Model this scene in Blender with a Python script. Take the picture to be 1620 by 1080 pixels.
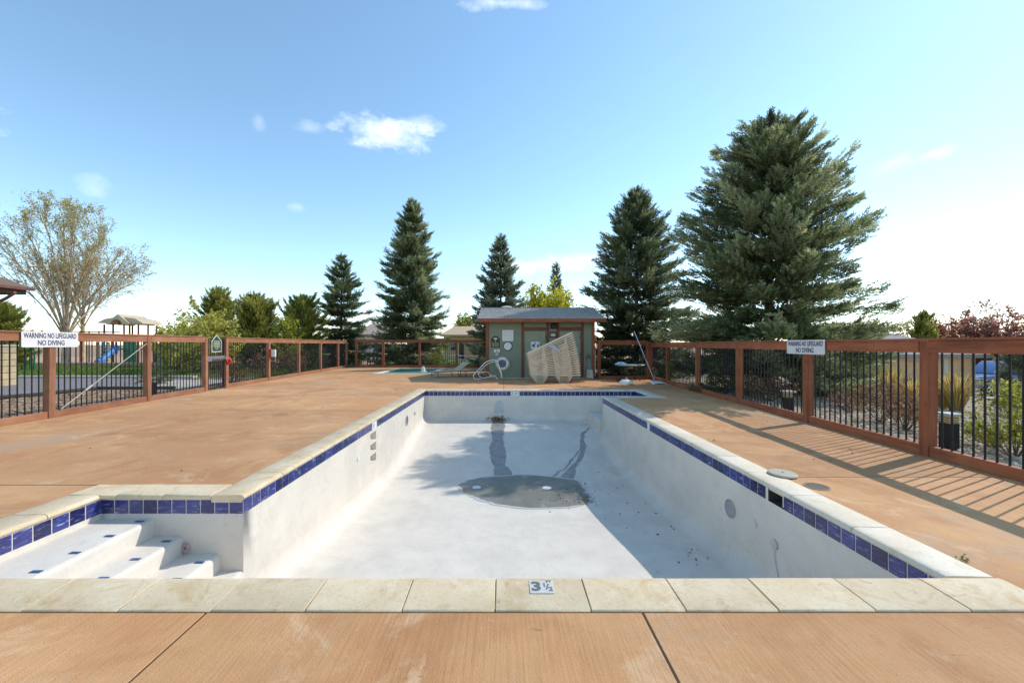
import bpy, bmesh, math, random
import numpy as np
from mathutils import Vector, Matrix

# ------------------------------------------------------------------ camera, sky, sun, exposure
scene = bpy.context.scene
for o in list(bpy.data.objects):
    bpy.data.objects.remove(o)
C = scene.collection
R = math.radians
EYE = 1.6            # camera height above the deck, metres
FPX = 650.0          # focal length in pixels of the 1620 px wide photograph
VX, VY = 797.0, 545.0

cam = bpy.data.cameras.new('camera')
cam.sensor_width = 36.0
cam.lens = FPX / 1620 * 36
cam.shift_x = 13 / 1620
cam.shift_y = -5 / 1620 * -1
cam.clip_start = 0.05
cam.clip_end = 6000
camo = bpy.data.objects.new('camera', cam)
C.objects.link(camo)
camo.location = (0, 0, EYE)
camo.rotation_euler = (R(90), 0, 0)
scene.camera = camo

SUN_TO = Vector((0.98, 0.47, 1.0)).normalized()
SUN_ELEV = math.asin(SUN_TO.z)
SUN_AZ = math.atan2(SUN_TO.x, SUN_TO.y)      # clockwise from +Y

world = bpy.data.worlds.new('World')
scene.world = world
world.use_nodes = True
SKY_STRENGTH = 0.15
SUN_STRENGTH = 2.0
EXPOSURE = 0.82

def build_world():
    nt = world.node_tree
    nt.nodes.clear()
    N, L = nt.nodes.new, nt.links.new
    out = N('ShaderNodeOutputWorld')
    bg = N('ShaderNodeBackground')
    bg.inputs['Strength'].default_value = SKY_STRENGTH
    sky = N('ShaderNodeTexSky')
    sky.sky_type = 'NISHITA'
    sky.sun_disc = False
    sky.sun_elevation = SUN_ELEV
    sky.sun_rotation = SUN_AZ
    sky.altitude = 600
    sky.air_density = 1.0
    sky.dust_density = 0.2
    sky.ozone_density = 2.0
    tc = N('ShaderNodeTexCoord')
    sep = N('ShaderNodeSeparateXYZ')
    L(tc.outputs['Generated'], sep.inputs[0])

    def math_(op, a, b=None, clamp=False):
        m = N('ShaderNodeMath')
        m.operation = op
        m.use_clamp = clamp
        for i, v in enumerate((a, b)):
            if v is None:
                continue
            if isinstance(v, (int, float)):
                m.inputs[i].default_value = v
            else:
                L(v, m.inputs[i])
        return m.outputs[0]
    noise = N('ShaderNodeTexNoise')
    noise.inputs['Scale'].default_value = 16
    noise.inputs['Detail'].default_value = 7
    noise.inputs['Roughness'].default_value = 0.62
    mp = N('ShaderNodeMapping')
    mp.inputs['Scale'].default_value = (1, 1, 1.7)
    L(tc.outputs['Generated'], mp.inputs[0])
    L(mp.outputs[0], noise.inputs['Vector'])
    nz = math_('SUBTRACT', noise.outputs[0], 0.5)
    total = None
    #          azimuth tan, elevation tan, half width, half height, strength
    clouds = [(-0.285, 0.512, 0.118, 0.044, 0.62), (-0.33, 0.488, 0.06, 0.020, 0.35), (-0.215, 0.535, 0.07, 0.026, 0.4),
              (-0.472, 0.527, 0.035, 0.02, 0.22), (-0.595, 0.545, 0.014, 0.02, 0.16),
              (-1.0, 0.38, 0.035, 0.03, 0.22), (-0.505, 0.335, 0.03, 0.014, 0.2), (0.955, 0.445, 0.05, 0.03, 0.32),
              (1.04, 0.462, 0.05, 0.016, 0.3), (0.0, 0.83, 0.12, 0.016, 0.5), (0.075, 0.19, 0.12, 0.024, 0.55),
              (0.2, 0.21, 0.08, 0.02, 0.4), (1.13, 0.105, 0.22, 0.02, 0.45), (0.9, 0.16, 0.2, 0.018, 0.3),
              (-1.5, 0.62, 0.15, 0.05, 0.5), (1.75, 0.55, 0.2, 0.06, 0.6)]
    for (u, v, a, b, s) in clouds:
        d = Vector((u, 1, v)).normalized()
        # angular offsets from the cloud's own direction
        right = Vector((d.y, -d.x, 0)).normalized()
        up = right.cross(d)
        def dot(vec):
            vm = N('ShaderNodeVectorMath')
            vm.operation = 'DOT_PRODUCT'
            L(tc.outputs['Generated'], vm.inputs[0])
            vm.inputs[1].default_value = vec
            return vm.outputs['Value']
        k = d.y
        du = math_('DIVIDE', dot(right), a * k)
        dv = math_('DIVIDE', dot(up), b * k)
        r = math_('SQRT', math_('ADD', math_('MULTIPLY', du, du), math_('MULTIPLY', dv, dv)))
        fr = math_('GREATER_THAN', dot(d), 0.0)
        m = math_('SUBTRACT', 1.0, r)
        m = math_('ADD', m, math_('MULTIPLY', nz, 2.6))
        m = math_('MULTIPLY', m, 0.9, clamp=True)
        m = math_('MULTIPLY', math_('MULTIPLY', m, s), fr)
        total = m if total is None else math_('ADD', total, m, clamp=True)
    hs = N('ShaderNodeHueSaturation')
    hs.inputs["Hue"].default_value = 0.487
    hs.inputs['Saturation'].default_value = SKY_SAT
    hs.inputs['Value'].default_value = 1.0
    L(sky.outputs[0], hs.inputs['Color'])
    mix = N('ShaderNodeMix')
    mix.data_type = 'RGBA'
    L(total, mix.inputs[0])
    L(hs.outputs[0], mix.inputs[6])
    mix.inputs[7].default_value = CLOUD_COL
    L(mix.outputs[2], bg.inputs['Color'])
    L(bg.outputs[0], out.inputs['Surface'])
SKY_SAT = 1.0
CLOUD_COL = (6.5, 6.6, 6.8, 1)
build_world()

sun = bpy.data.lights.new('sun', 'SUN')
sun.energy = SUN_STRENGTH
sun.angle = R(0.55)
sun.color = (1.0, 0.96, 0.89)
suno = bpy.data.objects.new('sun', sun)
C.objects.link(suno)
suno.rotation_euler = SUN_TO.to_track_quat('Z', 'Y').to_euler()
suno.location = (30, 15, 40)

vs = scene.view_settings
vs.view_transform = 'Standard'
vs.look = 'None'
vs.gamma = 1
vs.exposure = EXPOSURE
vs.use_curve_mapping = False

# ------------------------------------------------------------------ helpers
def at(px, py, y):
    """World point seen at photo pixel (px,py) at depth y."""
    return Vector(((px - VX) * y / FPX, y, EYE - (py - VY) * y / FPX))

def ground(px, py, z=0.0):
    y = FPX * (EYE - z) / (py - VY)
    return at(px, py, y)

def tag(o, label=None, cat=None, group=None, kind=None):
    if label: o['label'] = label
    if cat: o['category'] = cat
    if group: o['group'] = group
    if kind: o['kind'] = kind
    return o

def thing(name, label, cat, loc=(0, 0, 0), rz=0.0, group=None):
    o = bpy.data.objects.new(name, None)
    C.objects.link(o)
    o.location = loc
    o.rotation_euler = (0, 0, rz)
    o.empty_display_size = 0.1
    return tag(o, label, cat, group)

def link_mesh(name, me, parent=None, mat=None):
    o = bpy.data.objects.new(name, me)
    C.objects.link(o)
    if mat is not None and len(me.materials) == 0:
        me.materials.append(mat)
    if parent is not None:
        o.parent = parent
    return o

def dup(o, parent=None):
    c = o.copy()
    C.objects.link(c)
    c.parent = parent
    for ch in list(o.children):
        dup(ch, c)
    return c

class MB:
    """Collects simple solids and links them as one mesh object."""
    def __init__(self):
        self.v, self.f = [], []
    def add(self, vs_, fs_):
        n = len(self.v)
        self.v += [tuple(p) for p in vs_]
        self.f += [tuple(i + n for i in f) for f in fs_]
        return self
    def box(self, x0, x1, y0, y1, z0, z1, M=None):
        p = [(x0, y0, z0), (x1, y0, z0), (x1, y1, z0), (x0, y1, z0), (x0, y0, z1), (x1, y0, z1), (x1, y1, z1), (x0, y1, z1)]
        if M is not None:
            p = [M @ Vector(q) for q in p]
        return self.add(p, [(3, 2, 1, 0), (4, 5, 6, 7), (0, 1, 5, 4), (1, 2, 6, 5), (2, 3, 7, 6), (3, 0, 4, 7)])
    def prism(self, pts, axis, a0, a1, M=None):
        """pts: closed 2-D outline; extruded along axis 'x','y','z' from a0 to a1 (other axes in xyz order)."""
        n = len(pts)
        def mk(p, a):
            q = {'x': (a, p[0], p[1]), 'y': (p[0], a, p[1]), 'z': (p[0], p[1], a)}[axis]
            return M @ Vector(q) if M is not None else q
        vv = [mk(p, a0) for p in pts] + [mk(p, a1) for p in pts]
        ff = [tuple(range(n - 1, -1, -1)), tuple(range(n, 2 * n))]
        ff += [(i, (i + 1) % n, n + (i + 1) % n, n + i) for i in range(n)]
        return self.add(vv, ff)
    def tube(self, path, rad, seg=8, caps=True, closed=False):
        path = [Vector(p) for p in path]
        n = len(path)
        rads = rad if isinstance(rad, (list, tuple)) else [rad] * n
        vv, ff = [], []
        prev = None
        for i, p in enumerate(path):
            if closed:
                t = path[(i + 1) % n] - path[i - 1]
            else:
                t = path[min(i + 1, n - 1)] - path[max(i - 1, 0)]
            t = t.normalized() if t.length > 1e-9 else Vector((0, 0, 1))
            if prev is None:
                a = t.cross(Vector((0, 0, 1)))
                if a.length < 1e-3:
                    a = t.cross(Vector((1, 0, 0)))
            else:
                a = prev - t * prev.dot(t)
            a = a.normalized()
            prev = a
            b = t.cross(a)
            for k in range(seg):
                w = 2 * math.pi * (k + 0.5) / seg
                vv.append(p + (a * math.cos(w) + b * math.sin(w)) * rads[i])
        m = n if closed else n - 1
        for i in range(m):
            j = (i + 1) % n
            for k in range(seg):
                k2 = (k + 1) % seg
                ff.append((i * seg + k, i * seg + k2, j * seg + k2, j * seg + k))
        if caps and not closed:
            ff.append(tuple(range(seg - 1, -1, -1)))
            ff.append(tuple((n - 1) * seg + k for k in range(seg)))
        return self.add(vv, ff)
    def lathe(self, prof, cx=0, cy=0, cz=0, seg=24, M=None):
        """prof: (radius, height) pairs from bottom to top, round Z."""
        vv, ff = [], []
        for (r, z) in prof:
            for k in range(seg):
                w = 2 * math.pi * k / seg
                q = Vector((r * math.cos(w), r * math.sin(w), z))
                q = M @ q if M is not None else q + Vector((cx, cy, cz))
                vv.append(q)
        for i in range(len(prof) - 1):
            for k in range(seg):
                k2 = (k + 1) % seg
                ff.append((i * seg + k, i * seg + k2, (i + 1) * seg + k2, (i + 1) * seg + k))
        ff.append(tuple(range(seg - 1, -1, -1)))
        n = (len(prof) - 1) * seg
        ff.append(tuple(n + k for k in range(seg)))
        return self.add(vv, ff)
    def mesh(self, name, bevel=0.0, smooth=False, segs=1):
        me = bpy.data.meshes.new(name)
        me.from_pydata(self.v, [], self.f)
        bm = bmesh.new()
        bm.from_mesh(me)
        bmesh.ops.recalc_face_normals(bm, faces=bm.faces)
        if bevel > 0:
            ed = [e for e in bm.edges if len(e.link_faces) == 2 and e.calc_face_angle(0) > 0.6]
            bmesh.ops.bevel(bm, geom=ed, offset=bevel, segments=segs, affect='EDGES', profile=0.6)
        bm.to_mesh(me)
        bm.free()
        if smooth:
            me.polygons.foreach_set('use_smooth', [True] * len(me.polygons))
            try:
                me.set_sharp_from_angle(angle=R(40))
            except Exception:
                pass
        me.update()
        return me
    def build(self, name, mat, parent=None, bevel=0.0, smooth=False, segs=1):
        return link_mesh(name, self.mesh(name, bevel, smooth, segs), parent, mat)

def np_mesh(name, verts, faces, mat, parent=None, var=None, smooth=False):
    """verts (N,3), faces (M,k) arrays, optional per-vertex 'var' attribute."""
    verts = np.asarray(verts, dtype=np.float32)
    faces = np.asarray(faces, dtype=np.int32)
    me = bpy.data.meshes.new(name)
    m, k = faces.shape
    me.vertices.add(len(verts))
    me.vertices.foreach_set('co', verts.ravel())
    me.loops.add(m * k)
    me.loops.foreach_set('vertex_index', faces.ravel())
    me.polygons.add(m)
    me.polygons.foreach_set('loop_start', np.arange(0, m * k, k, dtype=np.int32))
    try:
        me.polygons.foreach_set('loop_total', np.full(m, k, dtype=np.int32))
    except Exception:
        pass
    if smooth:
        me.polygons.foreach_set('use_smooth', np.ones(m, dtype=bool))
    if var is not None:
        a = me.attributes.new('var', 'FLOAT', 'POINT')
        a.data.foreach_set('value', np.asarray(var, dtype=np.float32))
    me.update(calc_edges=True)
    return link_mesh(name, me, parent, mat)

def text_mesh(name, body, size, mat, parent, M, depth=0.002, align='CENTER', xscale=1.0, bold=0.0):
    cu = bpy.data.curves.new(name, 'FONT')
    cu.body = body
    cu.size = size
    cu.align_x = align
    cu.align_y = 'CENTER'
    cu.extrude = depth
    cu.offset = bold
    cu.resolution_u = 3
    ob = bpy.data.objects.new(name, cu)
    C.objects.link(ob)
    dg = bpy.context.evaluated_depsgraph_get()
    me = bpy.data.meshes.new_from_object(ob.evaluated_get(dg))
    bpy.data.objects.remove(ob)
    me.transform(M @ Matrix.Diagonal((xscale, 1, 1, 1)))
    me.materials.clear()
    me.materials.append(mat)
    me.name = name
    return link_mesh(name, me, parent)

# ------------------------------------------------------------------ materials
def new_mat(name):
    m = bpy.data.materials.new(name)
    m.use_nodes = True
    return m, m.node_tree, m.node_tree.nodes['Principled BSDF']

def mixrgb(nt, fac, a, b, blend='MIX'):
    n = nt.nodes.new('ShaderNodeMix')
    n.data_type = 'RGBA'
    n.blend_type = blend
    for i, v in ((0, fac), (6, a), (7, b)):
        if isinstance(v, (int, float)):
            n.inputs[i].default_value = v
        elif isinstance(v, tuple):
            n.inputs[i].default_value = v if len(v) == 4 else v + (1,)
        else:
            nt.links.new(v, n.inputs[i])
    return n.outputs[2]

def noise_fac(nt, scale, detail=4, rough=0.55, stretch=(1, 1, 1), lo=0.35, hi=0.65, coord=None, rot=0.0, dist=0.0):
    if coord is None:
        g = nt.nodes.new('ShaderNodeNewGeometry')
        coord = g.outputs['Position']
    mp = nt.nodes.new('ShaderNodeMapping')
    mp.inputs['Scale'].default_value = stretch
    mp.inputs['Rotation'].default_value = (0, 0, rot)
    nt.links.new(coord, mp.inputs[0])
    n = nt.nodes.new('ShaderNodeTexNoise')
    n.inputs['Scale'].default_value = scale
    n.inputs['Detail'].default_value = detail
    n.inputs['Roughness'].default_value = rough
    n.inputs['Distortion'].default_value = dist
    nt.links.new(mp.outputs[0], n.inputs['Vector'])
    r = nt.nodes.new('ShaderNodeMapRange')
    r.clamp = True
    r.inputs['From Min'].default_value = lo
    r.inputs['From Max'].default_value = hi
    nt.links.new(n.outputs[0], r.inputs[0])
    return r.outputs[0]

def crack_fac(nt, scale, width, mask_scale, coord=None, lo=0.52, hi=0.6):
    g = nt.nodes.new('ShaderNodeNewGeometry')
    n = nt.nodes.new('ShaderNodeTexNoise')
    n.inputs['Scale'].default_value = scale
    n.inputs['Detail'].default_value = 5
    n.inputs['Roughness'].default_value = 0.6
    nt.links.new(g.outputs['Position'], n.inputs['Vector'])
    a = nt.nodes.new('ShaderNodeMath'); a.operation = 'SUBTRACT'; a.inputs[1].default_value = 0.5
    nt.links.new(n.outputs[0], a.inputs[0])
    b = nt.nodes.new('ShaderNodeMath'); b.operation = 'ABSOLUTE'
    nt.links.new(a.outputs[0], b.inputs[0])
    c = nt.nodes.new('ShaderNodeMapRange')
    c.inputs['From Min'].default_value = 0.0; c.inputs['From Max'].default_value = width
    c.inputs['To Min'].default_value = 1.0; c.inputs['To Max'].default_value = 0.0
    nt.links.new(b.outputs[0], c.inputs[0])
    return mul(nt, c.outputs[0], noise_fac(nt, mask_scale, 3, 0.5, lo=lo, hi=hi))

def mul(nt, a, b):
    m = nt.nodes.new('ShaderNodeMath')
    m.operation = 'MULTIPLY'
    for i, v in enumerate((a, b)):
        if isinstance(v, (int, float)):
            m.inputs[i].default_value = v
        else:
            nt.links.new(v, m.inputs[i])
    return m.outputs[0]

def band_fac(nt, z0, z1, soft):
    g = nt.nodes.new('ShaderNodeNewGeometry')
    sp = nt.nodes.new('ShaderNodeSeparateXYZ')
    nt.links.new(g.outputs['Position'], sp.inputs[0])
    fs = []
    for (a, b) in ((z0 - soft, z0), (z1 + soft, z1)):
        r = nt.nodes.new('ShaderNodeMapRange')
        r.interpolation_type = 'SMOOTHSTEP'
        r.inputs['From Min'].default_value = a
        r.inputs['From Max'].default_value = b
        nt.links.new(sp.outputs[2], r.inputs[0])
        fs.append(r.outputs[0])
    return mul(nt, fs[0], fs[1])

def mat(name, base, rough=0.7, layers=(), bumps=(), rand=0.0, metal=0.0, spec=0.5, obj=False, coat=0.0, cracks=(), bands=()):
    """layers: (colour, amount, noise kwargs); bumps: (strength, distance, noise kwargs); rand: value change per object."""
    m, nt, b = new_mat(name)
    coord = None
    if obj:
        coord = nt.nodes.new('ShaderNodeTexCoord').outputs['Object']
    col = base if len(base) == 4 else tuple(base) + (1,)
    for (c, amt, kw) in layers:
        f = mul(nt, noise_fac(nt, coord=coord, **kw), amt)
        col = mixrgb(nt, f, col, tuple(c))
    for (c, amt, args) in cracks:
        col = mixrgb(nt, mul(nt, crack_fac(nt, *args), amt), col, tuple(c))
    for (c, amt, args, kw) in bands:
        col = mixrgb(nt, mul(nt, mul(nt, band_fac(nt, *args), noise_fac(nt, **kw)), amt), col, tuple(c))
    if rand:
        oi = nt.nodes.new('ShaderNodeObjectInfo')
        r = nt.nodes.new('ShaderNodeMapRange')
        r.inputs['To Min'].default_value = 1 - rand
        r.inputs['To Max'].default_value = 1 + rand
        nt.links.new(oi.outputs['Random'], r.inputs[0])
        hs = nt.nodes.new('ShaderNodeHueSaturation')
        nt.links.new(r.outputs[0], hs.inputs['Value'])
        if isinstance(col, tuple):
            hs.inputs['Color'].default_value = col
        else:
            nt.links.new(col, hs.inputs['Color'])
        col = hs.outputs[0]
    if isinstance(col, tuple):
        b.inputs['Base Color'].default_value = col
    else:
        nt.links.new(col, b.inputs['Base Color'])
    b.inputs['Roughness'].default_value = rough
    b.inputs['Metallic'].default_value = metal
    b.inputs['Specular IOR Level'].default_value = spec
    b.inputs['Coat Weight'].default_value = coat
    nrm = None
    for (s, d, kw) in bumps:
        f = noise_fac(nt, coord=coord, **kw)
        bp = nt.nodes.new('ShaderNodeBump')
        bp.inputs['Strength'].default_value = s
        bp.inputs['Distance'].default_value = d
        nt.links.new(f, bp.inputs['Height'])
        if nrm is not None:
            nt.links.new(nrm, bp.inputs['Normal'])
        nrm = bp.outputs[0]
    if nrm is not None:
        nt.links.new(nrm, b.inputs['Normal'])
    return m

def leaf_mat(name, dark, mid, light, rough=0.6, transl=0.25):
    """Foliage: per-clump value in the 'var' attribute picks the colour."""
    m, nt, b = new_mat(name)
    a = nt.nodes.new('ShaderNodeAttribute')
    a.attribute_name = 'var'
    cr = nt.nodes.new('ShaderNodeValToRGB')
    cr.color_ramp.elements[0].color = dark + (1,)
    cr.color_ramp.elements[1].color = light + (1,)
    e = cr.color_ramp.elements.new(0.5)
    e.color = mid + (1,)
    nt.links.new(a.outputs['Fac'], cr.inputs[0])
    nt.links.new(cr.outputs[0], b.inputs['Base Color'])
    b.inputs['Roughness'].default_value = rough
    b.inputs['Specular IOR Level'].default_value = 0.3
    tr = nt.nodes.new('ShaderNodeBsdfTranslucent')
    nt.links.new(cr.outputs[0], tr.inputs['Color'])
    mx = nt.nodes.new('ShaderNodeMixShader')
    mx.inputs[0].default_value = transl
    nt.links.new(b.outputs[0], mx.inputs[1])
    nt.links.new(tr.outputs[0], mx.inputs[2])
    nt.links.new(mx.outputs[0], nt.nodes['Material Output'].inputs['Surface'])
    return m

N = dict
WOOD = (0.31, 0.092, 0.034)
WOOD_D = (0.13, 0.034, 0.014)
WOOD_L = (0.40, 0.14, 0.055)
def wood(name, stretch, base=WOOD, d=WOOD_D, l=WOOD_L):
    return mat(name, base, 0.75,
               layers=[(d, 0.75, N(scale=14, stretch=stretch, lo=0.44, hi=0.68, detail=7)),
                       (l, 0.7, N(scale=1.9, lo=0.46, hi=0.72, detail=7)),
                       (l, 0.5, N(scale=40, stretch=stretch, lo=0.52, hi=0.72, detail=5)),
                       (d, 0.8, N(scale=7, lo=0.62, hi=0.72, detail=8, rough=0.7))],
               bumps=[(0.45, 0.005, N(scale=22, stretch=stretch, detail=6)), (0.25, 0.003, N(scale=70, stretch=stretch))], rand=0.13)
M_POST = wood('stained_wood_upright', (1, 1, 0.06))
M_RAIL_Y = wood('stained_wood_along', (1, 0.06, 1))
M_RAIL_X = wood('stained_wood_across', (0.06, 1, 1))
LW = (0.31, 0.125, 0.058)  # same stained wood, sunlit tone of the left fence mixed into its colour
M_POST_SUNLIT = wood('sunlit_wood_upright', (1, 1, 0.06), LW, (0.19, 0.07, 0.033), (0.42, 0.21, 0.115))
M_RAIL_SUNLIT = wood('sunlit_wood_along', (1, 0.06, 1), LW, (0.19, 0.07, 0.033), (0.42, 0.21, 0.115))
M_BLACK = mat('black_painted_steel', (0.016, 0.015, 0.017), 0.55, rand=0.15, spec=0.3,
              bumps=[(0.1, 0.001, N(scale=90))])
M_DECK = mat('tan_broomed_concrete', (0.536, 0.260, 0.105), 0.85,
             layers=[((0.680, 0.368, 0.163), 0.75, N(scale=0.45, detail=9, rough=0.62, lo=0.44, hi=0.60)),
                     ((0.422, 0.181, 0.065), 0.75, N(scale=0.9, detail=9, rough=0.62, lo=0.50, hi=0.66, dist=0.8)),
                     ((0.464, 0.325, 0.206), 0.85, N(scale=0.7, detail=9, rough=0.7, lo=0.53, hi=0.66, stretch=(0.8, 0.7, 1))),
                     ((0.721, 0.477, 0.275), 0.7, N(scale=1.6, detail=10, rough=0.74, lo=0.55, hi=0.68, dist=1.0)),
                     ((0.371, 0.153, 0.052), 0.22, N(scale=55, stretch=(1, 0.05, 1), lo=0.47, hi=0.74, detail=6)),
                     ((0.680, 0.401, 0.198), 0.18, N(scale=80, stretch=(1, 0.06, 1), lo=0.52, hi=0.78, detail=5)),
                     ((0.165, 0.076, 0.030), 0.9, N(scale=2.6, detail=8, rough=0.72, stretch=(0.45, 1.3, 1), lo=0.655, hi=0.70)),
                     ((0.762, 0.554, 0.361), 0.7, N(scale=4.0, detail=10, rough=0.78, stretch=(0.8, 1.2, 1), lo=0.64, hi=0.72, dist=1.5)),
                     ((0.278, 0.115, 0.043), 0.6, N(scale=60, detail=6, rough=0.65, lo=0.60, hi=0.72)),
                     ((0.124, 0.057, 0.026), 0.7, N(scale=110, detail=4, lo=0.70, hi=0.76))],
             bumps=[(0.4, 0.004, N(scale=45, stretch=(1, 0.04, 1), detail=4)),
                    (0.4, 0.004, N(scale=110, detail=4)), (0.3, 0.01, N(scale=3, detail=8))], rand=0.10,
             cracks=[((0.206, 0.105, 0.043), 0.25, (0.927, 0.002, 0.602)), ((0.680, 0.458, 0.275), 0.35, (1.7, 0.006, 1.1))])
M_COPE = mat('cream_coping_stone', (0.660, 0.502, 0.306), 0.75,
             layers=[((0.760, 0.606, 0.404), 0.85, N(scale=2.3, detail=7, lo=0.42, hi=0.64)),
                     ((0.540, 0.329, 0.140), 0.75, N(scale=3.0, detail=9, rough=0.7, lo=0.52, hi=0.68, dist=1.0)),
                     ((0.420, 0.225, 0.083), 0.75, N(scale=6, detail=9, rough=0.75, lo=0.60, hi=0.70, dist=1.2)),
                     ((0.800, 0.667, 0.487), 0.6, N(scale=5, detail=8, rough=0.7, lo=0.58, hi=0.7)),
                     ((0.450, 0.320, 0.188), 0.4, N(scale=45, detail=5, lo=0.52, hi=0.72))],
             bumps=[(0.25, 0.004, N(scale=9, detail=6)), (0.2, 0.002, N(scale=80))], rand=0.07, cracks=[((0.300, 0.181, 0.080), 0.25, (1.3, 0.005, 1.2, None, 0.5, 0.6))])
M_COPE_W = mat('white_coping_stone', (0.680, 0.571, 0.419), 0.72,
             layers=[((0.740, 0.646, 0.513), 0.8, N(scale=2.2, detail=7, lo=0.44, hi=0.62)),
                     ((0.520, 0.403, 0.248), 0.75, N(scale=2.6, detail=9, rough=0.68, lo=0.52, hi=0.70)),
                     ((0.380, 0.272, 0.154), 0.6, N(scale=6, detail=9, rough=0.74, lo=0.6, hi=0.70)),
                     ((0.360, 0.308, 0.248), 0.35, N(scale=40, detail=5, lo=0.55, hi=0.72))],
             bumps=[(0.25, 0.004, N(scale=9, detail=6))], rand=0.07)
M_GROUT = mat('pale_grout', (0.72, 0.70, 0.67), 0.85, layers=[((0.5, 0.45, 0.38), 0.5, N(scale=9, lo=0.5, hi=0.75))])
M_PLASTER = mat('white_pool_plaster', (0.720, 0.640, 0.539), 0.62,
                layers=[((0.612, 0.552, 0.470), 0.8, N(scale=0.9, detail=9, rough=0.65, lo=0.42, hi=0.66)),
                        ((0.567, 0.515, 0.441), 0.55, N(scale=4, detail=9, rough=0.72, lo=0.5, hi=0.72, stretch=(1, 0.45, 1))),
                        ((0.774, 0.693, 0.586), 0.6, N(scale=2.2, detail=7, lo=0.5, hi=0.68)),
                        ((0.540, 0.432, 0.318), 0.45, N(scale=1.4, detail=10, rough=0.72, lo=0.58, hi=0.74)),
                        ((0.396, 0.351, 0.290), 0.4, N(scale=26, detail=6, lo=0.63, hi=0.76))],
                bumps=[(0.35, 0.010, N(scale=5, detail=9)), (0.2, 0.002, N(scale=60, detail=4))],
                cracks=[((0.400, 0.358, 0.298), 0.45, (0.800, 0.004, 0.744)), ((0.500, 0.453, 0.390), 0.3, (2.2, 0.006, 1.3))])
M_TILE = mat('cobalt_glazed_tile', (0.028, 0.032, 0.145), 0.16, rand=0.45,
             layers=[((0.07, 0.085, 0.25), 0.9, N(scale=16, detail=7, rough=0.7, lo=0.47, hi=0.72, dist=1.2, stretch=(0.5, 0.5, 2))),
                     ((0.03, 0.012, 0.07), 0.7, N(scale=9, detail=5, lo=0.5, hi=0.75)),
                     ((0.50, 0.54, 0.68), 0.75, N(scale=22, detail=6, rough=0.7, stretch=(0.4, 0.4, 2.2), lo=0.57, hi=0.70))],
             bumps=[(0.12, 0.002, N(scale=12, detail=3))])
M_WHITE = mat('white_enamel', (0.78, 0.77, 0.74), 0.45, layers=[((0.6, 0.58, 0.53), 0.5, N(scale=14, lo=0.5, hi=0.75))])
M_SIGN = mat('white_sign_metal', (0.74, 0.72, 0.70), 0.5, layers=[((0.58, 0.54, 0.50), 0.5, N(scale=5, detail=6, lo=0.5, hi=0.75))])
M_INK = mat('dark_blue_ink', (0.045, 0.045, 0.11), 0.6, layers=[((0.3, 0.3, 0.38), 0.6, N(scale=20, detail=5, lo=0.55, hi=0.8))])
M_GREYINK = mat('grey_paint', (0.13, 0.135, 0.14), 0.7, layers=[((0.4, 0.4, 0.4), 0.5, N(scale=60, lo=0.55, hi=0.8))])
M_DARK = mat('dark_recess', (0.03, 0.03, 0.032), 0.8, layers=[((0.09, 0.08, 0.07), 0.6, N(scale=20))])
M_CHROME = mat('brushed_steel', (0.62, 0.63, 0.65), 0.25, metal=1.0, layers=[((0.4, 0.4, 0.42), 0.5, N(scale=20))])
M_ALU = mat('weathered_aluminium', (0.5, 0.5, 0.5), 0.45, metal=0.8, layers=[((0.3, 0.3, 0.31), 0.5, N(scale=8))])
M_STRAP = mat('cream_vinyl_strap', (0.70, 0.57, 0.40), 0.55, rand=0.08,
              layers=[((0.55, 0.45, 0.31), 0.6, N(scale=6, detail=5, lo=0.5, hi=0.75))])
M_SIDING = mat('sage_green_siding', (0.225, 0.255, 0.175), 0.7,
               layers=[((0.28, 0.30, 0.22), 0.5, N(scale=2, detail=6)), ((0.2, 0.25, 0.16), 0.4, N(scale=18, stretch=(0.1, 1, 1), lo=0.5, hi=0.75))],
               bumps=[(0.2, 0.002, N(scale=30, stretch=(0.1, 1, 1)))])
M_DOOR = mat('sage_green_door', (0.245, 0.26, 0.18), 0.55, layers=[((0.35, 0.37, 0.27), 0.5, N(scale=2.5, detail=6))])
M_TRIM = wood('dark_red_trim', (1, 1, 0.06), (0.20, 0.058, 0.030), (0.11, 0.033, 0.018), (0.27, 0.10, 0.05))
M_SHINGLE = mat('grey_asphalt_shingle', (0.37, 0.345, 0.32), 0.9,
                layers=[((0.50, 0.46, 0.42), 0.8, N(scale=5, detail=5, lo=0.4, hi=0.65)), ((0.12, 0.12, 0.14), 0.7, N(scale=14, detail=5, lo=0.5, hi=0.7))],
                bumps=[(0.5, 0.006, N(scale=60))])
M_TANROOF = mat('tan_asphalt_shingle', (0.60, 0.42, 0.25), 0.9, layers=[((0.48, 0.33, 0.2), 0.7, N(scale=4, detail=6))],
                bumps=[(0.5, 0.01, N(scale=20))])
M_BEIGE = mat('beige_siding', (0.74, 0.47, 0.25), 0.75, layers=[((0.62, 0.39, 0.2), 0.6, N(scale=1.5, detail=6))])
M_SOIL = mat('dry_mulch_soil', (0.340, 0.209, 0.119), 0.95,
             layers=[((0.510, 0.326, 0.196), 0.8, N(scale=2.2, detail=8)), ((0.153, 0.085, 0.049), 0.8, N(scale=9, detail=7, lo=0.5, hi=0.7)),
                     ((0.680, 0.465, 0.294), 0.6, N(scale=25, detail=5, lo=0.55, hi=0.72))],
             bumps=[(0.9, 0.05, N(scale=8, detail=8))])
M_GRAVELBED = mat('gravel_bed', (0.56, 0.41, 0.27), 0.95,
             layers=[((0.58, 0.46, 0.32), 0.8, N(scale=14, detail=6, lo=0.45, hi=0.65)), ((0.27, 0.19, 0.12), 0.7, N(scale=22, detail=5, lo=0.5, hi=0.68))],
             bumps=[(1.0, 0.05, N(scale=18, detail=5))])
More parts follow.
